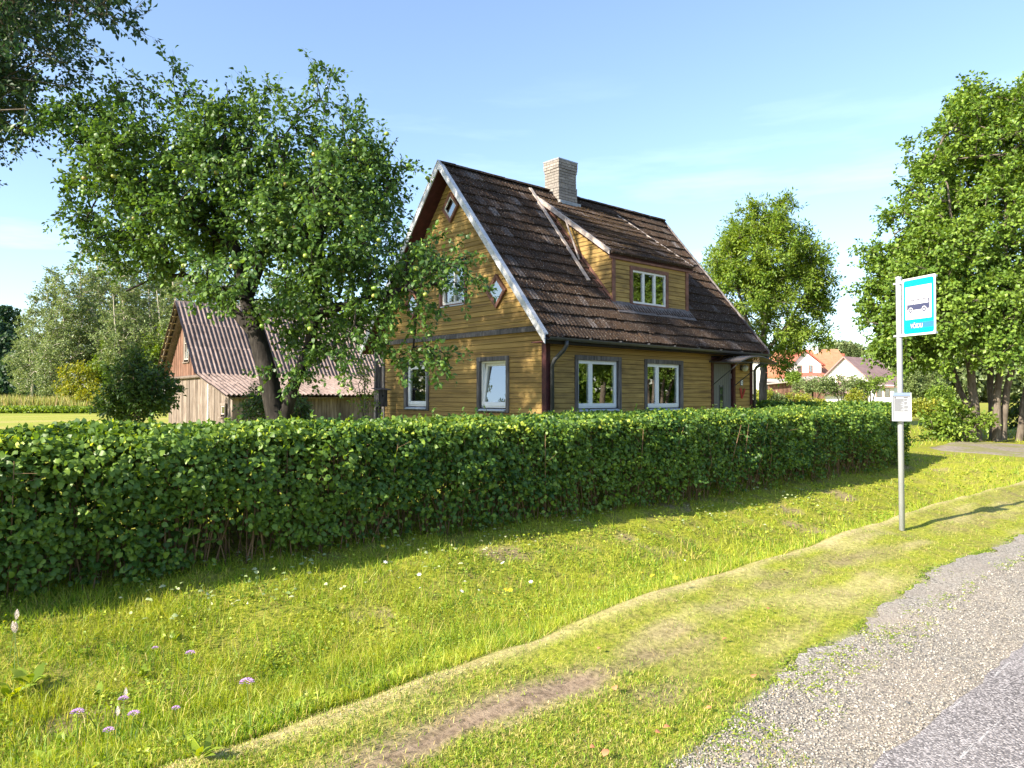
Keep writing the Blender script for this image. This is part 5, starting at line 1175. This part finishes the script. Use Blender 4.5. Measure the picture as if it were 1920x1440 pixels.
shrub('understorey_bush', 'leafy dark bush at the left foot of the linden trunks', x, y, [(x,y,.75,.65,.6,.55),(x+.45,y-.4,.55,.5,.4,.4),(x-.35,y,.5,.45,.4,.35)], 60, .13, ML_grn, 65, cat='bush', base_z=lz)
x, y = 17.2, 23.4
shrub('understorey_bush', 'shaded undergrowth at the right foot of the linden trunks', x, y, [(x,y,.9,1.6,.9,.8),(x+1.6,y+.3,1.2,1.4,.9,1.1)], 110, .14, ML_bush, 66, cat='bush', base_z=lz)

# birches and aspens at the edge of the field
def birch(seed, h, name='birch_tree', label='x'):
    rr = random.Random(seed); sts = [[(0,0,-.2,.16),(rr.uniform(-.2,.2),0,h*.3,.13),(rr.uniform(-.4,.4),0,h*.6,.09),(rr.uniform(-.5,.5),0,h*.93,.03)]]
    if seed%2: sts.append([(0,0,h*.3,.09,1),(rr.choice([-1,1])*1.2,.2,h*.55,.06),(rr.choice([-1,1])*1.6,.2,h*.8,.03)])
    bl = [(rr.uniform(-.6,.6),rr.uniform(-.6,.6),h*z,w,w,h*.11) for z, w in ((.25,1.9),(.38,2.4),(.5,2.5),(.62,2.1),(.74,1.7),(.85,1.2),(.94,.6))]
    return make_tree(name, label, 'tree', sts, bl, 210, .20, ML_birch, M_birch, seed, 'slender trees at the far edge of the field', 5, 9, .75, .010, .05, 'quad', asp=.75, up=.3, pen=.06)[0]
protos = [birch(101, 13.5), birch(102, 14), birch(103, 12)]
spots = [(95,600,.85,62,'leftmost slender tree at the field edge, set apart by the sky gap'),(150,560,.98,60,'second slender tree from the left at the field edge'),(120,640,.78,58,'shorter pale tree in front of the leftmost field edge trees'),
 (215,500,1.12,66,'tallest slender tree, its top above the dark bush'),(185,540,1.0,64,'slender birch between the tallest tree and the leftmost ones'),(255,520,1.05,68,'slender pale trunked tree just right of the tallest one'),(300,540,1.0,66,'slender tree whose pale trunk stands above the barn gable'),
 (345,560,.98,64,'slender tree straight behind the barn peak'),(400,540,1.05,67,'slender tree behind the barn roof, left of the apple trunk'),(230,620,.8,56,'low pale birch in front of the tallest trees'),(450,560,1.0,66,'slender tree behind the apple crown and barn ridge'),(60,640,.8,78,'thin tree at the left beside the dark wood'),
 (520,570,1.0,68,'slender tree mostly hidden by the apple crown'),(280,600,.86,58,'low pale birch beside the barn gable'),(590,580,.95,66,'slender tree seen through the apple crown above the barn ridge'),(330,610,.85,57,'young birch just left of the barn overhang')]
for i, (px, py, sc, d, lab) in enumerate(spots):
    p = protos[i%3] if i < 3 else copy_tree(protos[i%3])
    x, y, _ = at(px, py, d); p.location = (x, y, CZ-1.25); p.rotation_euler = (0,0,i*1.9); p.scale = (sc*1.05, sc*1.05, sc); p['label'] = lab
# bushes in front of them
def farbush(px, py, d, rx, rz2, mat, lab, seed, leaf=.20, n=80, name='field_bush', group='bushes along the far field edge'):
    x, y, _ = at(px, 770, d); return shrub(name, lab, x, y, [blob(px,py,d,rx,rz2,rx*d/1370*.8),blob(px-rx*.5,py+rz2*.4,d,rx*.6,rz2*.7,.8),blob(px+rx*.55,py+rz2*.3,d,rx*.6,rz2*.75,.8)], n, leaf, mat, seed, cat='bush', group=group, tl=.6, base_z=CZ-1.2)
farbush(150,715,56,38,34,ML_yel,'yellowish round bush at the field edge below the birches',71)
farbush(205,690,57,38,48,ML_grn,'fresh green bush between the yellow bush and the dark bush',72,n=110)
farbush(260,670,57,50,55,ML_birch,'grey green bush behind the dark bush and left of the barn',73,n=120)
farbush(180,745,54,36,16,ML_yel,'low yellow green thicket under the birches',74,n=60)
farbush(310,665,56,40,50,ML_grn,'green bush touching the left edge of the barn roof',75,n=100)
farbush(110,735,60,30,22,ML_birch,'low bush at the left foot of the birches',76,n=60)
# dark wood in the distance
def wood(name, label, pts, n, mat, leaf, seed):
    rng = np.random.default_rng(seed); B = np.array([(*at(px,py,d), rx*d/1370, ry, rz2*d/1370) for px,py,d,rx,rz2,ry in pts])
    v = B[:,3]*B[:,5]; i = rng.choice(len(B), n, p=v/v.sum()); dd = norm(rng.normal(size=(n,3))); dd[:,1] = -np.abs(dd[:,1])*np.sign(rng.random(n)-.2)
    P = B[i,:3]+dd*B[i,3:6]*rng.uniform(.75,1.02,(n,1)); o2 = dd; L = leaf*rng.uniform(.6,1.3,n)
    V, F = leaves_geo(P, norm(rng.normal(size=(n,3))+[0,0,.3]), norm(o2+rng.normal(size=(n,3))*.6+[0,0,.4]), L, L*.7)
    return tag(mesh_np(name, V, F, mat), label, 'woodland', kind='stuff')
wood('distant_wood', 'dark wood beyond the field at the far left', [(-60,690,120,60,60,8),(20,690,120,45,60,7),(60,700,118,40,45,6),(90,715,115,35,32,5),(0,740,112,60,30,5),(80,740,112,50,25,5),(-20,650,125,50,50,8),(45,672,125,34,40,6),(-140,680,120,70,70,8),(10,605,130,22,30,4)], 42000, ML_oak, .75, 81)
ML_pine = mat_leaf('spruce_needles', (.05,.085,.03), (.10,.14,.05), (.17,.21,.08), trans=.1)
wood('distant_wood', 'distant tree tops behind the orange roofed house', [(1570,655,190,28,14,6),(1590,660,190,24,14,6),(1530,668,190,22,8,5),(1545,662,190,10,8,4),(1650,668,150,22,28,6),(1670,655,150,22,34,6),(1690,680,140,26,40,6),(1730,700,120,40,50,6),(1790,700,120,50,55,6),(1860,700,120,60,60,6),(1940,690,120,60,60,6),(2030,690,120,60,60,6),(1450,690,190,30,12,6)], 30000, ML_pine, .9, 82)
def spruce(px, py, d, lab):
    x, y, z = at(px, py, d); H = z-(CZ-1.25); o = thing('spruce_tree', lab, 'tree', (x,y,CZ-1.25), 0, 'small spruces beyond the orange roof')
    MB().tube([(0,0,0),(0,0,H)], [.2,.03], 6).build('trunk', M_barkl, o); rng = np.random.default_rng(int(px)); n = 1800; h = rng.random(n)**.8*H*.95; r = (H-h)*.20*(.7+.5*((h*1.3)%1)); a = rng.uniform(0,6.28,n); q = rng.random(n)**.4
    P = np.stack([np.cos(a)*r*q, np.sin(a)*r*q, h], 1); L = np.full(n, .55); V, F = leaves_geo(P, norm(np.stack([np.cos(a), np.sin(a), a*0-.35],1)+rng.normal(size=(n,3))*.2), norm(rng.normal(size=(n,3))*.3+[0,0,1]), L, L*.45); mesh_np('foliage', V, F, ML_pine, o)['kind'] = 'stuff'
spruce(1586, 637, 175, 'pointed spruce top above the middle of the orange roof'); spruce(1600, 640, 175, 'pointed spruce top just above the right end of the orange roof')

# tall dry grass at the far edge of the field, left
rng = np.random.default_rng(91); n = 26000; px = rng.uniform(-150, 330, n); d = rng.uniform(52, 66, n); x = (px-960)/1370*d; zb = CZ-1.25+0*x
h = rng.uniform(.5, 1.25, n)*(.6+.7*vnoise(x, d, 2.5, 4)); a = rng.uniform(0, 6.28, n); w = .06
P = np.stack([x, d, zb], 1); T = P+np.stack([rng.normal(size=n)*.15, rng.normal(size=n)*.15, h], 1); S = np.stack([np.cos(a), np.sin(a), 0*a], 1)*w
Vt = np.stack([P-S, P+S, T], 1).reshape(-1,3)
M_tall = mat_grass('tall_dry_grass', [(0,(.12,.19,.03)),(.4,(.28,.31,.06)),(.75,(.42,.38,.12)),(1,(.50,.36,.18))], .3)
tag(mesh_np('tall_grass', Vt, np.arange(3*n).reshape(-1,3), M_tall), 'tall yellowing weeds along the far edge of the mown field', 'tall grass', kind='stuff')
n = 9000; px = rng.uniform(-150, 300, n); d = rng.uniform(50.5, 52.5, n); x = (px-960)/1370*d; P = np.stack([x, d, CZ-1.25+rng.random(n)*.35], 1)
V, F = leaves_geo(P, norm(rng.normal(size=(n,3))+[0,0,.5]), norm(rng.normal(size=(n,3))+[0,-.3,.6]), np.full(n,.22), np.full(n,.13)); tag(mesh_np('field_weeds', V, F, ML_grn), 'low dark green weeds at the edge of the mown field', 'weeds', kind='stuff')

# ================================================================== NEIGHBOURS
M_stucco = mat_plain('white_stucco', (.78,.77,.74), .85, .2, var=.04, sc=1)
def mat_roof(name, c1, c2, fx, fy):
    t = NT(name); c = t.n('TexCoord').outputs['Object']; xyz = t.n('SeparateXYZ', i0=c); w = t.math('FRACT', t.math('MULTIPLY', xyz.outputs[2], fy))
    n = t.noise(c, 1.3, 4); col = t.ramp(n, [(.3, c1), (.7, c2)]); col = t.mix(t.ramp(w, [(0, .45), (.16, 0.), (1, 0.)]), col, tuple(v*.55 for v in c1)); return t.done(col, .75, .25)
M_or = mat_roof('orange_clay_roof', (.38,.15,.085), (.46,.205,.12), 1, 3.2); M_rd = mat_roof('red_tile_roof', (.38,.10,.075), (.45,.15,.10), 1, 2.8); M_mv = mat_roof('mauve_brown_roof', (.26,.16,.15), (.34,.22,.20), 1, 1.2)
M_bframe = mat_plain('brown_window_frame', (.28,.16,.10), .6)
def quadroof(m, a, b, c, d, th=.18): m.prism([a,b,c,d], [tuple(np.array(p)-[0,0,th]) for p in (a,b,c,d)])
K = 118/1370
def hx(px): return (px-960)*K
def hzz(py): return (740-py)*K+1.3+.0
hs = thing('white_house', 'white house with orange and red tiled roofs, gable wing and white chimney, farthest right', 'house', (0,118,CZ-1.3), 0)
gB = 0
m = MB(); ap, l_, r_ = (hx(1508),hzz(653)), (hx(1480),hzz(686)), (hx(1541),hzz(686))
ap = (hx(1508),hzz(655)); m.prism([(hx(1483),0,0),(hx(1540),0,0),(hx(1540),0,hzz(683)),(ap[0],0,ap[1]-.25),(hx(1483),0,hzz(684))], [(hx(1483),7,0),(hx(1540),7,0),(hx(1540),7,hzz(683)),(ap[0],7,ap[1]-.25),(hx(1483),7,hzz(684))]); m.build('gable_wing', M_stucco, hs)
m = MB(); quadroof(m, (ap[0]-.02,-.5,ap[1]), (hx(1478.5),-.5,hzz(687)), (hx(1478.5),7,hzz(687)), (ap[0]-.02,7,ap[1])); m.build('wing_roof', M_rd, hs)
m = MB(); quadroof(m, (ap[0],-.5,ap[1]), (ap[0],7,ap[1]), (hx(1546),7,hzz(684)), (hx(1546),-.5,hzz(684))); m.build('wing_roof', M_rd, hs)
# visible red slope of the wing turned to the viewer
m = MB(); quadroof(m, (hx(1510),-.3,hzz(653.5)), (hx(1535),4.5,hzz(655)), (hx(1546),1.2,hzz(682)), (hx(1541),-.6,hzz(684)), .1); m.build('wing_roof', M_rd, hs)
m = MB(); quadroof(m, (hx(1435),1.0,hzz(704)), (hx(1612),1.0,hzz(704)), (hx(1602),6,hzz(650)), (hx(1470),6,hzz(653)), .3); m.build('main_roof', M_or, hs)
m = MB(); quadroof(m, (hx(1470),6.01,hzz(653)), (hx(1602),6.01,hzz(650)), (hx(1614),12,hzz(704)), (hx(1435),12,hzz(704)), .3); m.build('main_roof', M_or, hs)
m = MB(); m.prism([(hx(1606),1.3,0),(hx(1606),11,0),(hx(1606),11,hzz(704)),(hx(1606),6,hzz(655)),(hx(1606),1.3,hzz(704))], [(hx(1440),1.3,0),(hx(1440),11,0),(hx(1440),11,hzz(704)),(hx(1440),6,hzz(655)),(hx(1440),1.3,hzz(704))]); m.build('wall', M_stucco, hs)
m = MB(); quadroof(m, (hx(1452),-3.2,hzz(712)), (hx(1545),-3.2,hzz(707)), (hx(1541),.2,hzz(698)), (hx(1462),.2,hzz(698)), .1); m.build('porch_roof', M_rd, hs)
MB().box((hx(1553),5.2,hzz(668)),(hx(1560),6.6,hzz(646))).build('chimney', M_stucco, hs)
MB().box((hx(1612),7.2,0),(hx(1622),8.2,hzz(658))).build('chimney', M_rd, hs)
for a_, b_ in ((1489,1503),(1516,1523)):
    w = MB().box((hx(a_),-.1,hzz(698)),(hx(b_),-.002,hzz(684.5))).build('window', M_bframe, hs); MB().box((hx(a_)+.15,-.14,hzz(697)),(hx(b_)-.15,-.105,hzz(685.5))).build('pane', M_glass, w)
w = MB().box((hx(1489),-.16,hzz(698)),(hx(1494.5),-.145,hzz(684.8))).build('window_shutter', M_stucco, hs)
# second neighbour
K2 = 95/1370; d2 = 95; NX, NY = (1637-960)/1370*d2, d2
h2 = thing('white_house', 'white gabled house with mauve brown roof just left of the bus stop pole', 'house', (NX,NY,CZ-1.3), ANG)
ez, pz = 1.3+26*K2, 1.3+74*K2; wv = 7.2
m = MB(); m.prism([(0,0,0),(0,wv,0),(0,wv,ez-.1),(0,wv/2,pz-.25),(0,0,ez-.1)], [(10,0,0),(10,wv,0),(10,wv,ez-.1),(10,wv/2,pz-.25),(10,0,ez-.1)]); m.build('wall', M_stucco, h2)
m = MB(); quadroof(m, (-.5,-.4,ez-.45), (10.5,-.4,ez-.45), (10.5,wv/2,pz), (-.5,wv/2,pz)); m.build('roof', M_mv, h2)
m = MB(); quadroof(m, (-.5,wv+.4,ez-.45), (-.5,wv/2+.01,pz), (10.5,wv/2+.01,pz), (10.5,wv+.4,ez-.45)); m.build('roof', M_mv, h2)
w = MB().box((2.6,.0,3.0),(4.6,.08,3.75),gable).build('window', M_bframe, h2); MB().box((2.75,.085,3.1),(4.45,.1,3.65),gable).build('pane', M_glass, w)
# its low wing in front with a lean-to roof
fx = lambda px: ((px-960)/1370*92)
wg = thing('white_outbuilding', 'low white wing with reddish brown lean-to roof in front of the mauve roofed house', 'outbuilding', (0,89,CZ-1.3), 0); K3 = 89/1370; gx3 = lambda px: (px-960)*K3; gz3 = lambda py: (740-py)*K3+1.3
MB().box((gx3(1512),0,0),(gx3(1622),4,gz3(736))).build('wall', M_stucco, wg)
m = MB(); quadroof(m, (gx3(1500),-.6,gz3(738)), (gx3(1628),-.6,gz3(736)), (gx3(1640),4.4,gz3(716)), (gx3(1530),4.4,gz3(716))); m.build('roof', M_mv, wg)
MB().box((gx3(1628),-1,0),(gx3(1668),3,gz3(722))).build('wall', M_stucco, wg)
for a_, b_ in ((1634.5,1645),(1650,1660)):
    w = MB().box((gx3(a_),-1.06,gz3(744)),(gx3(b_),-1.002,gz3(729))).build('window', M_bframe, wg); MB().box((gx3(a_)+.06,-1.09,gz3(743.5)),(gx3(b_)-.06,-1.065,gz3(729.5))).build('pane', M_glass, w)
m = MB(); quadroof(m, (gx3(1624),-1.5,gz3(724)), (gx3(1672),-1.5,gz3(724)), (gx3(1672),3,gz3(716)), (gx3(1624),3,gz3(716))); m.build('roof', M_mv, wg)
# brown board shed
K4 = 80/1370; sx4 = lambda px: (px-960)*K4; sz4 = lambda py: (740-py)*K4+1.3
sh = thing('board_shed', 'long brown board shed with a rising pale eave left of the white houses', 'shed', (0,80,CZ-1.3), 0)
MB().box((sx4(1440),.05,0),(sx4(1546),3,sz4(716))).build('frame', M_dark, sh)
for i in range(46):
    a_ = sx4(1440)+i*(sx4(1546)-sx4(1440))/46; MB().box((a_+.01,0,0),(a_+.125,.04,sz4(719.5-5*i/46))).build('board', M_bwr, sh)
m = MB(); quadroof(m, (sx4(1436),-.6,sz4(719)), (sx4(1548),-.6,sz4(708)), (sx4(1548),3.2,sz4(703)), (sx4(1436),3.2,sz4(714)), .12); m.build('roof', M_trim, sh)
# garden trees and shrubs in front of them
d = 62
for px, py, rx, rz2, mt, lab, sd, nn in ((1525,725,30,14,ML_birch,'small crooked garden tree, the left one before the white outbuilding',201,70),(1580,722,38,16,ML_birch,'small crooked garden tree in the middle before the white outbuilding',202,90),(1630,722,26,13,ML_grn,'small garden tree touching the bus stop pole on its left',203,70)):
    x, y, _ = at(px, 760, d); shrub('garden_tree', lab, x, y, [blob(px,py,d,rx,rz2,1.0),blob(px-rx*.6,py+4,d,rx*.5,rz2*.8,.8),blob(px+rx*.6,py-3,d,rx*.5,rz2*.8,.8)], nn, .17, mt, sd, cat='small tree', group='small trees before the neighbouring houses', nst=4, r=.07, tl=.5, per=7, base_z=CZ-1.3)
for px, py, rx, rz2, mt, lab, sd, nn in ((1602,748,14,13,ML_yel,'golden yellow bush at the foot of the white outbuilding',211,50),(1530,758,20,6,ML_yel,'low yellow flowering bush above the hedge top',212,40),(1490,750,22,9,ML_yel,'yellow green bush beside the brown shed',213,45),(1450,752,20,12,ML_birch,'pale reedy bush right of the ash trunk',214,45),(1487,707,10,10,ML_grn,'round green bush before the red porch roof',215,45),(1430,745,14,12,ML_yel,'yellow bush behind the ash trunk',216,35)):
    dd_ = d+8 if sd == 215 else d-2; x, y, _ = at(px, 760, dd_); shrub('garden_bush', lab, x, y, [blob(px,py,dd_,rx,rz2,.8)], nn, .17, mt, sd, cat='bush', tl=.4, per=9, base_z=CZ-1.3)
for px, py, rx, rz2, dd_, mt, lab, sd, nn in ((1722,715,34,32,48,ML_birch,'tall grey green willow bush right of the timetable',221,120),(1765,740,15,15,46,ML_grn,'green bush between the willow bush and the linden',222,50),(1738,766,32,8,38,ML_yel,'bright yellow clipped low hedge beyond the lawn',223,110)):
    x, y, _ = at(px, 770, dd_); shrub('far_bush', lab, x, y, [blob(px,py,dd_,rx,rz2,.8),blob(px-rx*.5,py+rz2*.2,dd_,rx*.5,rz2*.8,.7),blob(px+rx*.5,py+rz2*.2,dd_,rx*.5,rz2*.8,.7)], nn, .14, mt, sd, cat='bush', tl=.35, per=11, base_z=CZ-1.3)

# ================================================================== SMALL THINGS ON THE VERGE
def stem_mb(h, bend=.02, r=.0018): return MB().tube([(0,0,0),(bend*.4,0,h*.5),(bend,0,h)], [r,r*.9,r*.7], 5)
M_stem = mat_plain('flower_stem', (.14,.22,.05), .7)
def on(px, py):
    """point on the bank seen at this place of the photograph"""
    lo, hi = 1.2, 40.
    dx, dz = (px-960)/1370, (740-py)/1370
    for q in np.linspace(1.5, 30, 2400):
        x, y = dx*q, q
        if CZ+dz*q < float(hz(*xy2uv(x, y))): return x, y, float(hz(*xy2uv(x, y)))
    return x, y, 0
def lilac_flower(label):
    t = thing('scabious_flower', label, 'flower', group='lilac flowers in the bank grass'); stem_mb(.20, .02).build('stem', M_stem, t)
    m = MB()
    for k in range(26):
        a = k*2.4; r = .003*math.sqrt(k); z = .20+.012*(1-(r/.016)**2); c, s = math.cos(a), math.sin(a)
        m.poly([(.02+c*r,s*r,z),(.02+c*(r+.011)-s*.005,s*(r+.011)+c*.005,z+.004),(.02+c*(r+.014),s*(r+.014),z+.002),(.02+c*(r+.011)+s*.005,s*(r+.011)-c*.005,z+.004)], [(0,1,2,3)])
    m.build('flower_head', mat_plain('lilac_petal', (.50,.28,.58), .7, var=.2), t); return t
lf = [((290,1204),'lilac flower nearest the hedge, high on the bank'),((355,1240),'small lilac flower right of the upper one on the bank'),((240,1325),'small lilac flower between the pale spikes'),((340,1328),'large lilac flower right of the pale spikes'),((151,1365),'lilac flower lowest on the left'),((247,1363),'lilac flower below the pale spikes'),((204,1391),'lilac flower nearest the bottom edge'),((474,1325),'faint lilac flower farthest to the right on the slope')]
pr = lilac_flower('x')
for i, ((px, py), lab) in enumerate(lf):
    o = pr if i == 0 else copy_tree(pr); x, y, z = on(px, py+55); o.location = (x, y, z); o.rotation_euler = (0, 0, i*1.3); s_ = .75+.5*((i*37)%10)/10; o.scale = (s_,)*3; o['label'] = lab
def spike(label):
    t = thing('pale_flower_spike', label, 'flower spike', group='pale flower spikes in the bank grass'); stem_mb(.24, .015).build('stem', M_stem, t); m = MB(); r2 = random.Random(4)
    for k in range(60):
        a = k*2.4; f = k/60; rr = .011*math.sin(math.pi*min(1,f*.9+.1)); c, s = math.cos(a), math.sin(a); z = .235+f*.055
        m.poly([(.015+c*rr*.3,s*rr*.3,z),(.015+c*rr-s*.003,s*rr+c*.003,z+.004),(.015+c*rr*1.3,s*rr*1.3,z+.008),(.015+c*rr+s*.003,s*rr-c*.003,z+.004)], [(0,1,2,3)])
    m.build('flower_head', mat_plain('pale_pink_bloom', (.78,.68,.62), .8, var=.1), t); return t
pr = spike('x')
for i, ((px, py), lab) in enumerate([((22,1145),'pale flower spike highest at the left edge'),((32,1175),'pale flower spike just below the highest one at the left edge'),((43,1168),'pale flower spike leaning right beside the pair at the left edge'),((229,1297),'slender pale spike, upper one of the middle pair'),((222,1342),'slender pale spike, lower one of the middle pair')]):
    o = pr if i == 0 else copy_tree(pr); x, y, z = on(px, py+95 if i < 3 else py+75); o.location = (x,y,z); o.rotation_euler = (R(4*(i%3)-4), R(3), i*2.); o.scale = (1.1,)*3 if i < 3 else (.8,)*3; o['label'] = lab
def disk_flower(name, label, mp, mc, r, npet, grp, h=.07):
    t = thing(name, label, 'flower', group=grp); stem_mb(h, .01, .0012).build('stem', M_stem, t); m = MB()
    for k in range(npet):
        a = 2*math.pi*k/npet; c, s = math.cos(a), math.sin(a); m.poly([(.01+c*r*.2,s*r*.2,h),(.01+c*r*.8-s*r*.25,s*r*.8+c*r*.25,h+.002),(.01+c*r,s*r,h+.001),(.01+c*r*.8+s*r*.25,s*r*.8-c*r*.25,h+.002)], [(0,1,2,3)])
    m.build('petals', mp, t); MB().tube([(.01,0,h),(.01,0,h+.005)], [r*.3,r*.2], 7).build('flower_centre', mc, t); return t
M_yp = mat_plain('yellow_petal', (.85,.62,.03), .6); M_wp = mat_plain('white_petal', (.85,.85,.82), .6)
yf = disk_flower('yellow_flower', 'x', M_yp, M_yp, .018, 7, 'small yellow flowers in the ditch grass')
YL = ['rightmost of the three clustered yellow flowers in the ditch','middle one of the three clustered yellow flowers in the ditch','leftmost of the three clustered yellow flowers in the ditch','single yellow flower low on the left bank near the crest','yellow flower left in the row of three before the crest','yellow flower in the middle of the row of three before the crest','yellow flower at the right end of the row of three before the crest','single yellow flower close to the hedge foot']
for i, (px, py) in enumerate([(954,1117),(940,1118),(920,1127),(607,1234),(1211,1087),(1228,1090),(1263,1095),(712,1036)]):
    o = yf if i == 0 else copy_tree(yf); x, y, z = on(px, py+8); o.location = (x,y,z+.02); o.rotation_euler = (R(25),0,i*1.); s_ = max(1, y/5.0); o.scale = (s_,)*3
    o['label'] = YL[i]
WL = ['white clover flower left of the white cluster in mid bank','lowest left flower of the white cluster beside the yellow flowers','lowest right flower of the white cluster beside the yellow flowers','topmost flower of the white cluster beside the yellow flowers','white clover flower just below the one left of the cluster','white clover flower above and right of the white cluster','white clover flower right of the clustered yellow flowers','leftmost white clover flower, near the hedge shadow','white clover flower alone above the row of yellow flowers','rightmost white clover flower on the bank, left of the pole','white clover flower at the edge of the hedge shadow, far right']
wf = disk_flower('white_flower', 'x', M_wp, M_wp, .016, 6, 'small white clover flowers in the bank grass')
for i, (px, py) in enumerate([(785,1087),(857,1120),(890,1121),(873,1105),(797,1115),(951,1066),(995,1100),(716,1065),(1275,1063),(1435,997),(1340,975)]):
    o = wf if i == 0 else copy_tree(wf); x, y, z = on(px, py+8); o.location = (x,y,z+.02); o.rotation_euler = (R(30),0,i*1.); s_ = max(1, y/5.0); o.scale = (s_,)*3
    o['label'] = WL[i]
# fallen leaves
M_fl = mat_plain('fallen_leaf_orange', (.50,.20,.09), .7, var=.3)
def fallen(label):
    V, F = leaves_geo(np.zeros((1,3)), np.array([[1.,0,.1]]), np.array([[0,0,1.]]), np.array([.045]), np.array([.032]), 'oval', .3); o = mesh_np('fallen_leaf', V, F, M_fl); return tag(o, label, 'leaf', 'orange fallen leaves on the verge')
f0 = fallen('x'); rr = random.Random(12)
fl_ = [((1125,1222),'orange leaf nearest the crest, in the middle of the verge'),((1154,1303),'orange leaf alone in the middle of the mown verge'),((1364,1205),'pale orange leaf, largest of the upper verge'),((1409,1280),'red orange leaf just left of the gravel bay'),((1463,1074),'orange leaf highest up the verge, left of the pole'),((1610,1221),'orange leaf lying on the gravel, farthest right'),((1332,1334),'orange leaf close to the gravel at the lower verge'),((1227,1381),'orange leaf by the gravel tip near the bottom edge'),((1115,1408),'upper one of two orange leaves near the bottom edge'),((1130,1428),'lower one of two orange leaves near the bottom edge'),((1255,1370),'orange leaf between the gravel tip and the lower verge leaf'),((1438,1148),'small orange leaf in the grass above the gravel bay'),((1540,1200),'orange leaf at the grass edge of the gravel bay')]
for i, ((px, py), lab) in enumerate(fl_):
    o = f0 if i == 0 else f0.copy()
    if i: COL.objects.link(o)
    x, y, z = on(px, py); o.location = (x,y,z+.03); o.rotation_euler = (rr.uniform(-.4,.4), rr.uniform(-.3,.3), rr.uniform(0,6)); s_ = rr.uniform(.6,1.2); o.scale = (s_,)*3; o['label'] = lab
# leaf rosettes of plantain and dock in the bank
rng = np.random.default_rng(17); Pn, Dn, Ln = [], [], []
for px, py, s_ in ((60,1290,.16),(25,1310,.15),(190,1310,.10),(270,1270,.09),(430,1330,.10),(330,1200,.06),(520,1250,.06),(120,1400,.10),(150,1230,.06),(470,1120,.05),(620,1150,.06),(90,1440,.13),(560,1340,.08),(300,1400,.09),(700,1180,.06),(380,1420,.10),(1020,1000,.06),(1310,970,.05)):
    x, y, z = on(px, py)
    for k in range(10):
        a = k*2.4+rng.normal()*.3; Pn.append((x+rng.normal()*.01, y+rng.normal()*.01, z+.01)); Dn.append((math.cos(a), math.sin(a), rng.uniform(.4,1.6))); Ln.append(s_*rng.uniform(.6,1.1))
V, F = leaves_geo(np.array(Pn), np.array(Dn), norm(np.array([0,0,1.])+rng.normal(size=(len(Pn),3))*.2), np.array(Ln), np.array(Ln)*.38, 'oval')
tag(mesh_np('broad_weeds', V, F, MG_clov), 'broad leaved plantain and dock rosettes in the bank grass', 'weeds', kind='stuff')
# cut hedge clippings
n = 900; U = rng.uniform(0, 12, n); V_ = rng.uniform(5.4, 6.7, n); kk = fbm(U, V_, .5, 19) > .5; U, V_ = U[kk], V_[kk]; n = len(U); x, y = uv2xy(U, V_); P = np.stack([x,y,hz(U,V_)+.05+rng.random(n)*.03],1); a = rng.uniform(0,6.28,n)
Vv, Fv = leaves_geo(P, np.stack([np.cos(a),np.sin(a),0*a],1), norm(rng.normal(size=(n,3))*.5+[0,0,1]), rng.uniform(.03,.055,n), rng.uniform(.02,.035,n), 'oval')
tag(mesh_np('hedge_clippings', Vv, Fv, mat_leaf('clipped_leaf', (.16,.24,.08), (.30,.38,.16), (.50,.52,.32), trans=.2)), 'scattered clipped leaves lying along the foot of the hedge', 'clippings', kind='stuff')

# trees standing just outside the picture; the window panes mirror them
def side_tree(src, x, y, sc, rz, lab):
    o = copy_tree(src); o.location = (x, y, CZ-1.35); o.scale = (sc,)*3; o.rotation_euler = (0,0,rz); o['label'] = lab; o['group'] = 'trees standing outside the picture'
for i, (x, y, sc) in enumerate(((30,13,.95),(33,19.5,1.0),(31,26,.85),(42,9,1.1),(46,17,1.1))):
    side_tree(LINDEN if i%2 else ASH, x, y, sc*(1 if i%2 else 1.35), i*1.3, ['tree beyond the right edge across the road, nearest','tree beyond the right edge behind the linden','tree beyond the right edge, right of the driveway','far tree beyond the right edge across the road','far tree beyond the right edge behind the others'][i])
side_tree(protos[0], -19, 21, .5, 2, 'pale young tree beyond the left edge beside the lawn'); side_tree(ASH, -24, 17.5, .9, 1, 'round tree beyond the left edge behind the oak')

def side_wood(name, label, B, n, mat, leaf, seed):
    rng = np.random.default_rng(seed); B = np.array(B, float); v = B[:,3]*B[:,5]; i = rng.choice(len(B), n, p=v/v.sum()); dd = norm(rng.normal(size=(n,3)))
    P = B[i,:3]+dd*B[i,3:6]*rng.uniform(.75,1.02,(n,1)); L = leaf*rng.uniform(.6,1.3,n); V, F = leaves_geo(P, norm(rng.normal(size=(n,3))), norm(dd+rng.normal(size=(n,3))*.6), L, L*.7)
    return tag(mesh_np(name, V, F, mat), label, 'woodland', kind='stuff')
side_wood('roadside_wood', 'wood across the road beyond the right edge, seen only mirrored in the windows', [(62+4*math.sin(k*2.1), -22+k*5.5, 3.2+1.5*math.sin(k*1.7), 5, 4, 4.6) for k in range(12)], 30000, ML_linden, .7, 301)
side_wood('field_wood', 'wood beyond the left edge, seen only mirrored in the gable windows', [(-72+4*math.sin(k*2.1), 2+k*5.5, 2.6+1.2*math.sin(k*1.7), 5, 4, 4.0) for k in range(9)], 20000, ML_birch, .7, 302)
